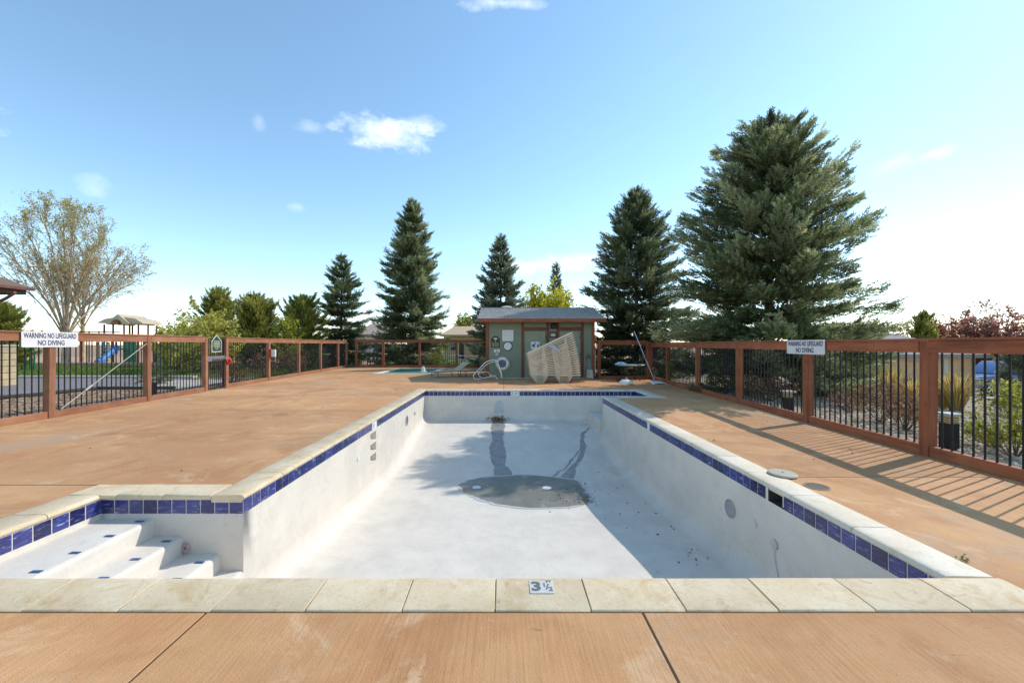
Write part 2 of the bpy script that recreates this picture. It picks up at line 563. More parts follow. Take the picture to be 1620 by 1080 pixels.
M_GRASSBED = mat('lawn_turf', (0.085, 0.15, 0.03), 0.9, layers=[((0.17, 0.20, 0.05), 0.7, N(scale=1.2, detail=7)), ((0.05, 0.09, 0.02), 0.6, N(scale=25, detail=5))],
             bumps=[(0.8, 0.03, N(scale=40))])
M_ASPHALT = mat('grey_asphalt', (0.235, 0.195, 0.19), 0.9, layers=[((0.30, 0.25, 0.24), 0.7, N(scale=1.2, detail=7)), ((0.09, 0.085, 0.09), 0.4, N(scale=90))],
             bumps=[(0.4, 0.005, N(scale=120))])
M_CONC = mat('pale_concrete', (0.50, 0.45, 0.38), 0.85, layers=[((0.40, 0.35, 0.29), 0.6, N(scale=2, detail=7))], bumps=[(0.2, 0.003, N(scale=60))])
M_CHIPS = mat('tan_wood_chips', (0.575, 0.380, 0.220), 0.95, layers=[((0.425, 0.265, 0.150), 0.7, N(scale=5, detail=8))], bumps=[(0.8, 0.03, N(scale=30))])
M_BARK = mat('grey_brown_bark', (0.155, 0.115, 0.085), 0.9, layers=[((0.08, 0.06, 0.045), 0.7, N(scale=9, stretch=(1, 1, 0.2), detail=6, lo=0.45, hi=0.7))],
             bumps=[(0.7, 0.02, N(scale=12, stretch=(1, 1, 0.2)))])
M_BARK_TAN = mat('tan_bark', (0.56, 0.42, 0.28), 0.9, layers=[((0.17, 0.11, 0.075), 0.8, N(scale=6, stretch=(1, 1, 0.4), detail=6, lo=0.45, hi=0.65))])
M_BARK_YEL = mat('yellow_bark', (0.52, 0.39, 0.20), 0.9, layers=[((0.24, 0.17, 0.09), 0.8, N(scale=6, stretch=(1, 1, 0.4), detail=6, lo=0.45, hi=0.65))])
L_SPRUCE = leaf_mat('spruce_needles', (0.08, 0.105, 0.048), (0.25, 0.285, 0.13), (0.62, 0.62, 0.35), transl=0.55)
L_BLUE = leaf_mat('blue_spruce_needles', (0.075, 0.1, 0.066), (0.23, 0.26, 0.155), (0.54, 0.55, 0.35), transl=0.55)
L_DARKSP = leaf_mat('dark_spruce_needles', (0.055, 0.078, 0.04), (0.175, 0.205, 0.092), (0.47, 0.48, 0.25), transl=0.55)
L_PINE = leaf_mat('pine_needles', (0.11, 0.13, 0.03), (0.33, 0.33, 0.06), (0.66, 0.6, 0.16), transl=0.55)
L_YELGRN = leaf_mat('yellow_green_leaves', (0.28, 0.27, 0.05), (0.58, 0.53, 0.1), (0.84, 0.76, 0.28), transl=0.5)
L_YELLOW = leaf_mat('yellow_leaves', (0.38, 0.33, 0.015), (0.6, 0.54, 0.03), (0.8, 0.74, 0.08), transl=0.5)
L_LIME = leaf_mat('lime_leaves', (0.16, 0.18, 0.02), (0.36, 0.36, 0.04), (0.6, 0.55, 0.08), transl=0.45)
L_OLIVE = leaf_mat('olive_buds', (0.3, 0.26, 0.08), (0.48, 0.42, 0.14), (0.66, 0.6, 0.26), transl=0.45)
L_PLUM = leaf_mat('plum_leaves', (0.28, 0.09, 0.055), (0.58, 0.25, 0.16), (0.8, 0.5, 0.38), transl=0.55)
L_BROWN = leaf_mat('brown_leaves', (0.14, 0.06, 0.03), (0.34, 0.165, 0.075), (0.55, 0.33, 0.17), transl=0.3)
L_STRAW = leaf_mat('straw_blades', (0.34, 0.21, 0.06), (0.6, 0.42, 0.13), (0.78, 0.62, 0.27), transl=0.4)
L_GRASS = leaf_mat('grass_blades', (0.09, 0.15, 0.015), (0.17, 0.25, 0.03), (0.32, 0.36, 0.06), transl=0.4)
L_GREEN = leaf_mat('green_leaves', (0.05, 0.08, 0.02), (0.13, 0.18, 0.04), (0.27, 0.3, 0.08), transl=0.4)
def flat(name, c, rough=0.5, metal=0.0):
    return mat(name, c, rough, metal=metal, layers=[(tuple(v * 0.75 for v in c), 0.5, N(scale=7, detail=5))])
# ------------------------------------------------------------------ layout numbers (metres; Y runs away from the camera, deck top is z = 0)
XL, XR, Y0, Y1 = -2.77, 3.05, 2.80, 14.44        # main pool
XS, YS = -4.29, 4.37                             # stair alcove: XS..XL, Y0..YS
XA, YA = 4.62, 12.70                             # far right alcove: XR..XA, YA..Y1
CW = 0.33                                        # coping width
LF = lambda y: -9.41 - 0.058 * y                 # left fence line
RF = lambda y: 5.805 + 0.0544 * y                # right fence line
YB, YBR = 29.0, 19.2                             # back fences
_zk = [(2.0, -1.2), (4.6, -1.22), (8.0, -1.49), (9.2, -1.55), (10.2, -1.53), (14.2, -1.05), (16, -1.05)]
def zf(y):
    for (a, za), (b, zb) in zip(_zk, _zk[1:]):
        if y <= b:
            t = max(0.0, (y - a) / (b - a))
            t = 0.5 * t + 0.5 * t * t * (3 - 2 * t)
            return za + (zb - za) * t
    return _zk[-1][1]
def floor_at(px, py):
    z = -1.3
    for _ in range(30):
        y = FPX * (EYE - z) / (py - VY)
        z = 0.5 * z + 0.5 * zf(y)
    y = FPX * (EYE - z) / (py - VY)
    return Vector(((px - VX) * y / FPX, y, zf(y)))

def zt(x, y):
    """Ground level: flat on the left, falling away to the right beyond the fence."""
    d = x - RF(max(y, 0)) - 0.6
    z = -0.09
    if d > 0:
        z -= 0.062 * d * (d / (d + 1.5))
        z = max(z, -2.2)
    return z

# ------------------------------------------------------------------ ground
def frange(a, b, s):
    n = max(1, int(round((b - a) / s)))
    return [a + (b - a) * i / n for i in range(n + 1)]

def grid_sheet(name, xs, ys, zfun, material, parent=None, skip=None, kind=None):
    nx, ny = len(xs), len(ys)
    v = [(x, y, zfun(x, y)) for y in ys for x in xs]
    f = []
    for j in range(ny - 1):
        for i in range(nx - 1):
            if skip and skip(0.5 * (xs[i] + xs[i + 1]), 0.5 * (ys[j] + ys[j + 1])):
                continue
            f.append((j * nx + i, j * nx + i + 1, (j + 1) * nx + i + 1, (j + 1) * nx + i))
    me = bpy.data.meshes.new(name)
    me.from_pydata(v, [], f)
    me.polygons.foreach_set('use_smooth', [True] * len(me.polygons))
    o = link_mesh(name, me, parent, material)
    if kind: o['kind'] = kind
    return o

gx = [-3000, -800, -300, -120, -60, -30, -12, -4.62, 4.92] + frange(6, 60, 1.5) + [80, 120, 300, 800, 3000]
gy = [-3000, -300, -60, -15, -4, 2.46, 14.76] + frange(16, 60, 2) + [80, 120, 300, 900, 3000]
grid_sheet('ground', gx, gy, zt, M_SOIL, skip=lambda x, y: -4.62 < x < 4.92 and 2.46 < y < 14.76, kind='structure')

flatz = lambda x, y, o=0.0: zt(x, y) + o
grid_sheet('gravel_ground', frange(0, 1, 0.02), frange(0, 1, 0.05), lambda a, b: 0, M_GRAVELBED)
_o = bpy.data.objects['gravel_ground']
_o['kind'] = 'structure'
for vtx in _o.data.vertices:                       # lay the sheet between the fence line and the drive
    a, b = vtx.co.x, vtx.co.y
    y = -2 + b * 26
    x = RF(y) + 0.12 + a * 26
    vtx.co = (x, y, zt(x, y) + 0.008)
def rect_sheet(name, x0, x1, y0, y1, off, material, step=4):
    return grid_sheet(name, frange(x0, x1, step), frange(y0, y1, step), lambda x, y: zt(x, y) + off, material, kind='structure')
rect_sheet('asphalt_path', -70, -15.6, 11.6, 20.6, 0.012, M_ASPHALT)
rect_sheet('concrete_walk', -15.6, -12.4, 15.6, 19.6, 0.016, M_CONC)
rect_sheet('lawn', -70, -11.4, 21.2, 31.4, 0.02, M_GRASSBED)
rect_sheet('back_lawn', -11.3, 3.0, 29.6, 46, 0.02, M_GRASSBED)
rect_sheet('playground_surface', -80, -14, 32.0, 56, 0.024, M_CHIPS)
grid_sheet('driveway', frange(17, 46, 3), frange(19.5, 26, 2), lambda x, y: zt(x, y) + 0.014, M_CONC, kind='structure')
MB().box(-70, -15.6, 20.6, 21.0, -0.2, 0.03).build('lawn_kerb', M_CONC, bevel=0.02)['kind'] = 'structure'
MB().box(-80, -14, 31.5, 31.9, -0.2, 0.22).build('playground_kerb', M_CHIPS, bevel=0.02)['kind'] = 'structure'
_m = MB()
_m.tube([(-22, 11.4, -0.02), (-16, 11.5, -0.02), (-15.3, 13.2, -0.02), (-15.2, 15.4, -0.02), (-12.4, 15.5, -0.02)], 0.06, 6)
_m.build('path_edging', M_DARK)['kind'] = 'structure'

# ------------------------------------------------------------------ deck of concrete slabs
deck = bpy.data.objects.new('pool_deck', None)
C.objects.link(deck)
deck['kind'] = 'structure'
SPX0, SPX1, SPY0, SPY1 = -7.2, -3.85, 22.3, 27.7
def clip(poly, fn):
    out = []
    for i, p in enumerate(poly):
        q = poly[(i + 1) % len(poly)]
        a, b = fn(p), fn(q)
        if a >= 0: out.append(p)
        if (a >= 0) != (b >= 0):
            t = a / (a - b)
            out.append((p[0] + (q[0] - p[0]) * t, p[1] + (q[1] - p[1]) * t))
    return out
def slab(x0, x1, y0, y1, g=0.004):
    poly = [(x0 + g, y0 + g), (x1 - g, y0 + g), (x1 - g, y1 - g), (x0 + g, y1 - g)]
    poly = clip(poly, lambda p: p[0] - (LF(p[1]) - 0.12))
    if poly: poly = clip(poly, lambda p: RF(p[1]) + 0.12 - p[0])
    if len(poly) < 3: return
    area = 0.5 * abs(sum(poly[i][0] * poly[(i + 1) % len(poly)][1] - poly[(i + 1) % len(poly)][0] * poly[i][1] for i in range(len(poly))))
    if area < 0.05: return
    MB().prism(poly, 'z', -0.12, 0.0).build('slab', M_DECK, deck, bevel=0.005, segs=2)
def slabs(xs, ys, g=0.0065):
    for x0, x1 in zip(xs, xs[1:]):
        for y0, y1 in zip(ys, ys[1:]):
            slab(x0, x1, y0, y1, g)
slabs([-12.5, -7.0, -4.4, -1.78, 0.83, 3.43, 7.5], [-3.2, -0.3, Y0 - CW - 0.008], 0.007)
ya = Y0 - CW - 0.004
slabs([-13, -6.8, XS - CW + 0.012], [ya, YS + CW - 0.012])
slabs([-13, -6.8, XL - CW + 0.012], [YS + CW - 0.006, 7.4, 10.15, 12.9, Y1 + CW - 0.006])
slabs([XR + CW - 0.012, 7.5], [ya, 4.97, 7.5, 10.1, YA - CW + 0.006])
slabs([XA + CW - 0.012, 8.0], [YA - CW + 0.004, Y1 + CW - 0.006])
slabs([-13, -6.8, -3.1, 0.0, 2.6, XA + CW, 8.2], [Y1 + CW - 0.004, 17.2, 19.45])
slabs([-13, SPX0, SPX1, -0.9], [19.45, SPY0])
slabs([-13, SPX0], [SPY0, 25, SPY1, 29.15])
slabs([SPX1, -0.9], [SPY0, 25, SPY1, 29.15])
slabs([SPX0, SPX1], [SPY1, 29.15])

# dark filler strips lying in the wide front joints
M_FILL = mat('dark_joint_filler', (0.06, 0.035, 0.02), 0.9, layers=[((0.12, 0.07, 0.04), 0.6, N(scale=40))])
for x in (-7.0, -4.4, -1.78, 0.83, 3.43):
    MB().box(x - 0.0065, x + 0.0065, -3.1, Y0 - CW - 0.02, -0.05, -0.005).build('joint_filler', M_FILL, deck)
MB().box(-9.3, 5.6, Y0 - CW - 0.0135, Y0 - CW - 0.001, -0.05, -0.006).build('joint_filler', M_FILL, deck)

# ------------------------------------------------------------------ swimming pool
pool = bpy.data.objects.new('swimming_pool', None)
C.objects.link(pool)
pool['kind'] = 'structure'
RC = 0.25
WT = -0.028            # top of the shell, under the coping
TZ0, TZ1 = -0.196, -0.048
basin = MB()
def wall(axis, c, a0, a1, outward, top=WT, holes=(), bottom=None):
    """Vertical wall at axis=c running a0..a1; holes (a0,a1,z0,z1,depth) become recesses going 'outward'."""
    As = set(frange(a0, a1, 0.2))
    for h in holes:
        As |= {h[0], h[1]}
    As = sorted(As)
    def P(a, z, d=0.0):
        return (c + outward * d, a, z) if axis == 'x' else (a, c + outward * d, z)
    def zb(a):
        if bottom is not None: return bottom
        return (zf(a) if axis == 'x' else zf(c)) + RC
    for u, w in zip(As, As[1:]):
        hz = [h for h in holes if h[0] - 1e-6 <= u and w <= h[1] + 1e-6]
        zs = sorted({top} | {z for h in hz for z in (h[2], h[3])}, reverse=True)
        for z1, z0 in zip(zs, zs[1:]):
            if any(abs(h[3] - z1) < 1e-6 and abs(h[2] - z0) < 1e-6 for h in hz):
                continue
            basin.add([P(u, z1), P(w, z1), P(w, z0), P(u, z0)], [(0, 1, 2, 3)])
        basin.add([P(u, zs[-1]), P(w, zs[-1]), P(w, zb(w)), P(u, zb(u))], [(0, 1, 2, 3)])
    for (u, w, z0, z1, d) in holes:
        if d <= 0: continue
        basin.add([P(u, z0), P(w, z0), P(w, z1), P(u, z1), P(u, z0, d), P(w, z0, d), P(w, z1, d), P(u, z1, d)],
                  [(4, 5, 6, 7), (0, 1, 5, 4), (1, 2, 6, 5), (2, 3, 7, 6), (3, 0, 4, 7)])
SK = (4.42, 4.74)      # skimmer mouth
slots = [(8.52, 8.92, zc - 0.09, zc + 0.09, 0.11) for zc in (-0.35, -0.58, -0.81)]
wall('x', XL, YS, Y1, -1, holes=slots)
wall('x', XL, Y0, YS, -1, top=-0.82)
wall('x', XR, Y0, YA, 1, holes=[(SK[0], SK[1], TZ0, TZ1, 0)])
wall('x', XR, YA, Y1, 1, top=-0.76)
wall('y', Y0, XL, XR, -1)
wall('y', Y1, XL, XR, 1)
wall('y', Y1, XR, XA, 1, bottom=-0.9)
wall('y', YS, XS, XL, 1, bottom=-1.3)
wall('x', XS, Y0, YS, -1, bottom=-0.4)
wall('y', Y0, XS, XL, -1, bottom=-1.3)
wall('x', XA, YA, Y1, 1, bottom=-0.9)
wall('y', YA, XR, XA, -1, bottom=-0.9)
# coves between walls and floor, and the floor itself
per = [(XL, y) for y in frange(Y0, Y1, 0.14)] + [(x, Y1) for x in frange(XL, XR, 0.2)][1:] + \
      [(XR, y) for y in reversed(frange(Y0, Y1, 0.14))][1:] + [(x, Y0) for x in reversed(frange(XL, XR, 0.2))][1:-1]
rings = []
for k in range(8):
    a = math.pi / 2 * k / 7
    d = RC * (1 - math.cos(a))
    ring = []
    for (x, y) in per:
        xx = min(max(x, XL + d), XR - d)
        yy = min(max(y, Y0 + d), Y1 - d)
        ring.append((xx, yy, zf(y) + RC - RC * math.sin(a) if k == 0 else zf(yy) + RC - RC * math.sin(a)))
    rings.append(ring)
n = len(per)
vv = [p for r in rings for p in r]
basin.add(vv, [(k * n + i, k * n + (i + 1) % n, (k + 1) * n + (i + 1) % n, (k + 1) * n + i) for k in range(7) for i in range(n)])
fx, fy = frange(XL + RC, XR - RC, 0.4), [min(max(y, Y0 + RC), Y1 - RC) for y in frange(Y0, Y1, 0.14)]
fy = sorted(set(fy))
nn = len(fx)
basin.add([(x, y, zf(y)) for y in fy for x in fx],
          [(j * nn + i, j * nn + i + 1, (j + 1) * nn + i + 1, (j + 1) * nn + i) for j in range(len(fy) - 1) for i in range(nn - 1)])
me = bpy.data.meshes.new('basin')
me.from_pydata(basin.v, [], basin.f)
bm = bmesh.new(); bm.from_mesh(me)
bmesh.ops.remove_doubles(bm, verts=bm.verts, dist=0.002)
bmesh.ops.recalc_face_normals(bm, faces=bm.faces)
bm.to_mesh(me); bm.free()
me.polygons.foreach_set('use_smooth', [True] * len(me.polygons))
me.set_sharp_from_angle(angle=R(35))
link_mesh('basin', me, pool, M_PLASTER)

# steps of the two alcoves
def step(x_wall, x_nose, y0, y1, z, zbot=-1.35):
    s = 1 if x_nose > x_wall else -1
    r = 0.045
    prof = [(x_wall, zbot), (x_wall, z)]
    for k in range(5):
        a = math.pi / 2 * k / 4
        prof.append((x_nose - s * (r - r * math.sin(a)), z - r + r * math.cos(a)))
    prof.append((x_nose, zbot))
    MB().prism(prof, 'y', y0, y1).build('step', M_PLASTER, pool, smooth=True)
g = 0.0015
step(XS - 0.02, -3.72, Y0 - 0.02, YS + 0.02, -0.25)
step(-3.72 + g, -3.405, Y0 - 0.02, YS + 0.02, -0.436)
step(-3.405 + g, -3.01, Y0 - 0.02, YS + 0.02, -0.62)
step(-3.01 + g, XL + 0.004, Y0 + 0.003, YS + 0.02, -0.80)
step(XA + 0.02, 4.0, YA - 0.02, Y1 + 0.02, -0.27)
step(4.0 - g, 3.5, YA - 0.02, Y1 + 0.02, -0.50)
step(3.5 - g, 2.96, YA + 0.003, Y1 + 0.02, -0.75)
M_BLUESTRIP = flat('blue_step_tile', (0.02, 0.07, 0.22), 0.3)
for (px, py, z) in [(200.4, 826, -.25), (149, 849.4, -.25), (97, 876, -.25), (37.5, 906, -.25), (251, 856.5, -.43), (207, 885, -.43), (157, 915, -.43),
                    (297.5, 889.5, -.61), (263, 916, -.61)]:
    p = ground(px, py, z - 0.01)
    for (xn, zz) in ((-3.72, -.25), (-3.405, -.436), (-3.01, -.62)):
        if abs(z - zz) < 0.03:
            MB().box(xn - 0.135, xn - 0.05, p.y - 0.018, p.y + 0.018, zz, zz + 0.005).build('step_marker', M_BLUESTRIP, pool)

# waterline tiles
tile_me = MB().box(-0.0700, 0.0700, -0.004, 0.004, -0.0715, 0.0715).mesh('tile', bevel=0.0025)
tile_me.materials.append(M_TILE)
mark_me = MB().box(-0.0700, 0.0700, -0.004, 0.004, -0.0715, 0.0715).mesh('depth_tile', bevel=0.0025)
mark_me.materials.append(M_WHITE)
rnd = random.Random(4)
PITCH = 0.1521
def tile_run(axis, c, a0, a1, inward, gaps=(), marks=()):
    nt_ = int(round((a1 - a0) / PITCH))
    p = (a1 - a0) / nt_
    for i in range(nt_):
        a = a0 + (i + 0.5) * p
        if any(g0 < a < g1 for g0, g1 in gaps):
            continue
        mk = any(abs(a - m) < p * 0.75 for m in marks)
        o = bpy.data.objects.new('depth_tile' if mk else 'tile', mark_me if mk else tile_me)
        C.objects.link(o)
        o.parent = pool
        d = 0.002 * inward + rnd.uniform(-0.0006, 0.0006)
        if axis == 'x':
            o.location = (c + d, a, (TZ0 + TZ1) / 2)
            o.rotation_euler = (0, rnd.uniform(-.006, .006), R(90) + rnd.uniform(-.008, .008))
        else:
            o.location = (a, c + d, (TZ0 + TZ1) / 2)
            o.rotation_euler = (0, rnd.uniform(-.006, .006), rnd.uniform(-.008, .008))
        o.scale = (p / PITCH, 1, 1)
tile_run('x', XL, YS, Y1, 1, marks=(8.8,))
tile_run('x', XR, Y0, YA, -1, gaps=(SK,), marks=(8.65,))
tile_run('y', Y1, XL, XA, -1, marks=(0.36,))
tile_run('y', YS, XS, XL, -1)
tile_run('x', XS, Y0, YS, 1)
tile_run('x', XA, YA, Y1, -1)
tile_run('y', Y0, XS, XR, 1)
tile_run('y', YA, XR, XA, 1)
# figures on the waterline depth tiles
def facing(loc, right, up):
    r, u = Vector(right), Vector(up)
    w = r.cross(u)
    M = Matrix((r, u, w)).transposed().to_4x4()
    M.translation = Vector(loc)
    return M
text_mesh('depth_figure', '3', 0.12, M_INK, pool, facing((0.30, Y1 - 0.0075, -0.122), (1, 0, 0), (0, 0, 1)))
text_mesh('depth_figure', 'FT', 0.09, M_INK, pool, facing((0.44, Y1 - 0.0075, -0.122), (1, 0, 0), (0, 0, 1)))
text_mesh('depth_figure', '5', 0.12, M_INK, pool, facing((XL + 0.0075, 8.73, -0.122), (0, 1, 0), (0, 0, 1)))
text_mesh('depth_figure', '5', 0.12, M_INK, pool, facing((XR - 0.0075, 8.72, -0.122), (0, -1, 0), (0, 0, 1)))

# coping stones
def coping(axis, c, a0, a1, out, lens, material, w=CW, ends=(0, 0)):
    """Bull-nosed stones along a wall line; 'out' is the side of the deck."""
    prof = [(w, -0.07), (w, -0.002), (w - 0.012, 0.006), (0.05, 0.014), (0.012, 0.0125), (-0.008, 0.006), (-0.017, -0.006), (-0.020, -0.020),
            (-0.017, -0.032), (-0.006, -0.040), (0.004, -0.043), (0.01, -0.07)]
    prof = [(c + out * d, z) for d, z in prof]
    n_ = max(1, int(round((a1 - a0) / lens)))
    r_ = random.Random(int(abs(c) * 100 + a0 * 10))
    cuts = [a0 + (a1 - a0) * i / n_ + (r_.uniform(-0.01, 0.01) if 0 < i < n_ else 0) for i in range(n_ + 1)]
    for u, v in zip(cuts, cuts[1:]):
        gp = 0.0035
        dz = r_.uniform(-0.002, 0.002)
        pr = [(p, z + dz) for p, z in prof]
        m = MB()
        if axis == 'x': m.prism(pr, 'y', u + gp, v - gp)
        else:
            m.v, m.f = [], []
            nq = len(pr)
            vv_ = [(a, p, z) for a in (u + gp, v - gp) for p, z in pr]
            ff_ = [tuple(range(nq)), tuple(range(2 * nq - 1, nq - 1, -1))] + [(i, (i + 1) % nq, nq + (i + 1) % nq, nq + i) for i in range(nq)]
            m.add(vv_, ff_)
        m.build('coping_stone', material, pool, bevel=0.003, smooth=True)
coping('y', Y0, XS - CW, XR + CW, -1, 0.585, M_COPE)
coping('x', XS, Y0 + 0.024, YS - 0.024, -1, 0.6, M_COPE)
coping('y', YS, XS - CW, XL - CW - 0.001, 1, 0.6, M_COPE)
coping('x', XL, YS - 0.022, Y1 - 0.024, -1, 0.76, M_COPE)
coping('x', XR, Y0 + 0.024, YA + 0.022, 1, 0.76, M_COPE_W)
coping('y', Y1, XL - CW, XA + CW, 1, 0.6, M_COPE_W)
coping('y', YA, XR + CW + 0.001, XA + CW, -1, 0.6, M_COPE_W)
coping('x', XA, YA + 0.024, Y1 - 0.024, 1, 0.6, M_COPE_W)
MB().box(XS - CW + 0.02, XR + CW - 0.02, Y0 - CW + 0.02, Y0 - 0.002, -0.06, 0.0015).build('joint_bed', mat('brown_joint_mortar', (0.22, 0.15, 0.09), 0.9, layers=[((0.34, 0.25, 0.16), 0.6, N(scale=14, detail=6))]), pool)
# depth plate let into the front coping
p = ground(857, 931, 0.016)
zt_ = 0.0145
m = MB().box(p.x - 0.078, p.x + 0.078, 2.625, 2.765, 0.0, 0.0165)
dt = m.build('depth_plate', mat('pale_depth_plate', (0.62, 0.60, 0.55), 0.55, layers=[((0.5, 0.45, 0.36), 0.5, N(scale=30, detail=5))]), pool, bevel=0.002)
dt['label'] = 'square depth plate reading 3 1/2 FT in grey figures'
Mx = lambda x, y: Matrix.Translation((x, y, 0.0172))
text_mesh('figure', '3', 0.135, M_GREYINK, dt, Mx(p.x - 0.034, 2.692), 0.0006, bold=0.006)
text_mesh('figure', '1', 0.055, M_GREYINK, dt, Mx(p.x + 0.020, 2.708), 0.0006, bold=0.002)
text_mesh('figure', '/', 0.085, M_GREYINK, dt, Mx(p.x + 0.039, 2.690), 0.0006, bold=0.002)
text_mesh('figure', '2', 0.06, M_GREYINK, dt, Mx(p.x + 0.058, 2.664), 0.0006, bold=0.002)
text_mesh('figure', 'FT', 0.035, M_GREYINK, dt, Mx(p.x + 0.052, 2.748), 0.0006, bold=0.001)

# skimmer mouth, lights, returns, drains
m = MB()
a0, a1 = SK
X2 = XR + 0.28
m.box(XR + 0.004, X2, a0 - 0.02, a0, TZ0 - 0.02, TZ1 + 0.012); m.box(XR + 0.004, X2, a1, a1 + 0.02, TZ0 - 0.02, TZ1 + 0.02)
m.box(X2, X2 + 0.02, a0 - 0.02, a1 + 0.02, TZ0 - 0.02, TZ1 + 0.02)
m.box(XR + 0.004, X2, a0, a1, TZ0 - 0.02, TZ0); m.box(XR + 0.004, X2, a0, a1, TZ1, TZ1 + 0.02)
sk = m.build('skimmer', M_DARK, pool)
MB().box(XR + 0.16, XR + 0.17, a0 + 0.01, a1 - 0.01, TZ0 + 0.005, TZ0 + 0.05).build('weir_flap', M_WHITE, sk)
MB().tube([(XR + 0.02, a0 + 0.09, TZ0 + 0.01), (XR + 0.02, a0 + 0.09, TZ1 - 0.005)], 0.008, 6).build('pivot', M_WHITE, sk)
def disc_on(axis, c, a, z, r, inward, name, material, dome=0.02, hole=None, parent=pool):
    M = facing((c, a, z), (0, -inward, 0), (0, 0, 1)) if axis == 'x' else facing((a, c, z), (1, 0, 0) if inward < 0 else (-1, 0, 0), (0, 0, 1))
    m = MB()
    if hole:
        m.lathe([(r, -0.02), (r, dome * 0.5), (r * 0.9, dome), (hole, dome), (hole * 0.96, -0.015)], seg=28, M=M)
    else:
        m.lathe([(r, -0.01), (r, dome * 0.4), (r * 0.8, dome), (r * 0.3, dome * 1.1)], seg=20, M=M)
    return m.build(name, material, parent, smooth=True)
li = disc_on('x', XR, 5.52, -0.60, 0.12, -1, 'light_niche', M_CHROME, 0.018, 0.093)
disc_on('x', XR - 0.001, 5.52, -0.60, 0.085, -1, 'niche_lens', mat('dull_glass', (0.42, 0.43, 0.42), 0.2, layers=[((0.25, 0.25, 0.25), 0.6, N(scale=30))]), 0.012, parent=li)
disc_on('x', XR, 5.0, -0.57, 0.05, -1, 'return_cap', M_PLASTER, 0.016)
rf = disc_on('x', XR, 4.62, -0.64, 0.055, -1, 'return_fitting', flat('ivory_plastic', (0.6, 0.55, 0.46)), 0.022, 0.02)
li2 = disc_on('x', XL, 11.7, -0.56, 0.14, 1, 'light_niche', M_CHROME, 0.02, 0.105)
disc_on('x', XL + 0.001, 11.7, -0.56, 0.1, 1, 'niche_lens', M_PLASTER, 0.012, parent=li2)
disc_on('x', XL, 12.75, -0.53, 0.045, 1, 'return_fitting', M_ALU, 0.02, 0.02)
disc_on('x', XL, 7.8, -0.56, 0.04, 1, 'return_fitting', M_WHITE, 0.02, 0.018)
disc_on('y', YS, -3.37, -0.55, 0.048, -1, 'return_fitting', flat('pink_plastic', (0.55, 0.40, 0.38)), 0.03, 0.016)
M_RUST = mat('rust_stain', (0.44, 0.37, 0.33), 0.7, layers=[((0.62, 0.60, 0.58), 0.7, N(scale=14, detail=6))])
m = MB()
pts_l, pts_r = [], []
for i in range(12):
    t = i / 11
    z = -0.70 - t * 0.30
    y = 4.62 - 0.05 * t + 0.012 * math.sin(5 * t)
    w = 0.012 + 0.008 * math.sin(3.1 * t)
    pts_l.append((XR - 0.002, y - w, z)); pts_r.append((XR - 0.002, y + w, z))
m.add(pts_l + pts_r, [(i, i + 1, 12 + i + 1, 12 + i) for i in range(11)])
m.build('rust_streak', M_RUST, pool)
for (px, py) in ((754, 771), (865, 772)):
    q = floor_at(px, py)
    M = Matrix.Translation(q)
    MB().lathe([(0.10, -0.01), (0.10, 0.012), (0.085, 0.02), (0.05, 0.02), (0.045, 0.015), (0.028, 0.015), (0.026, 0.024), (0.008, 0.024)], seg=24, M=M).build('drain_cover', M_WHITE, pool, smooth=True)

# damp streaks, puddle and the stain on the far wall
rw = random.Random(8)
def floor_sheet(name, L_, R_, material, off, jit=0.012, nrow=70, ncol=8, wall_top=None):
    """Thin sheet on the pool floor between two outlines given as photo points (top to bottom)."""
    Lw = [floor_at(*p) for p in L_]; Rw = [floor_at(*p) for p in R_]
    y_hi, y_lo = max(Lw[0].y, Rw[0].y), min(Lw[-1].y, Rw[-1].y)
    def xat(ps, y):
        ps = sorted(ps, key=lambda p: p.y)
        if y <= ps[0].y: return ps[0].x
        for a, b in zip(ps, ps[1:]):
            if y <= b.y:
                t = (y - a.y) / max(1e-6, b.y - a.y)
                return a.x + (b.x - a.x) * t
        return ps[-1].x
    v, f = [], []
    ja = jb = 0.0
    for j in range(nrow + 1):
        y = y_hi + (y_lo - y_hi) * j / nrow
        ja = 0.7 * ja + rw.gauss(0, jit * 1.3); jb = 0.7 * jb + rw.gauss(0, jit * 1.3)
        a = xat(Lw, y) + ja; b = xat(Rw, y) + jb
        for i in range(ncol + 1):
            x = a + (b - a) * i / ncol
            v.append((x, y, zf(y) + off))
    for j in range(nrow):
        for i in range(ncol):
            k = j * (ncol + 1) + i
            f.append((k, k + 1, k + ncol + 2, k + ncol + 1))
    me = bpy.data.meshes.new(name); me.from_pydata(v, [], f)
    return link_mesh(name, me, pool, material)
Z3 = lambda x, y: (680 + x / 5.786, 640 + y / 5.786)
M_DAMP = mat('damp_plaster', (0.31, 0.295, 0.27), 0.35,
             layers=[((0.20, 0.19, 0.17), 0.8, N(scale=5, detail=9, rough=0.7, lo=0.42, hi=0.62)), ((0.44, 0.42, 0.38), 0.5, N(scale=16, detail=6, lo=0.5, hi=0.7)),
                     ((0.16, 0.15, 0.13), 0.6, N(scale=9, detail=7, lo=0.62, hi=0.74))])
M_PUDDLE = mat('murky_puddle', (0.195, 0.188, 0.152), 0.4,
               layers=[((0.29, 0.28, 0.25), 0.85, N(scale=1.1, detail=8, rough=0.65, lo=0.42, hi=0.62)),
                       ((0.17, 0.155, 0.11), 0.8, N(scale=2.4, detail=9, rough=0.7, lo=0.5, hi=0.66)),
                       ((0.46, 0.40, 0.25), 0.8, N(scale=3.2, detail=9, rough=0.75, lo=0.57, hi=0.68)),
                       ((0.07, 0.055, 0.03), 0.85, N(scale=9, detail=9, rough=0.75, lo=0.58, hi=0.68, stretch=(0.6, 1, 1)))], spec=0.35)
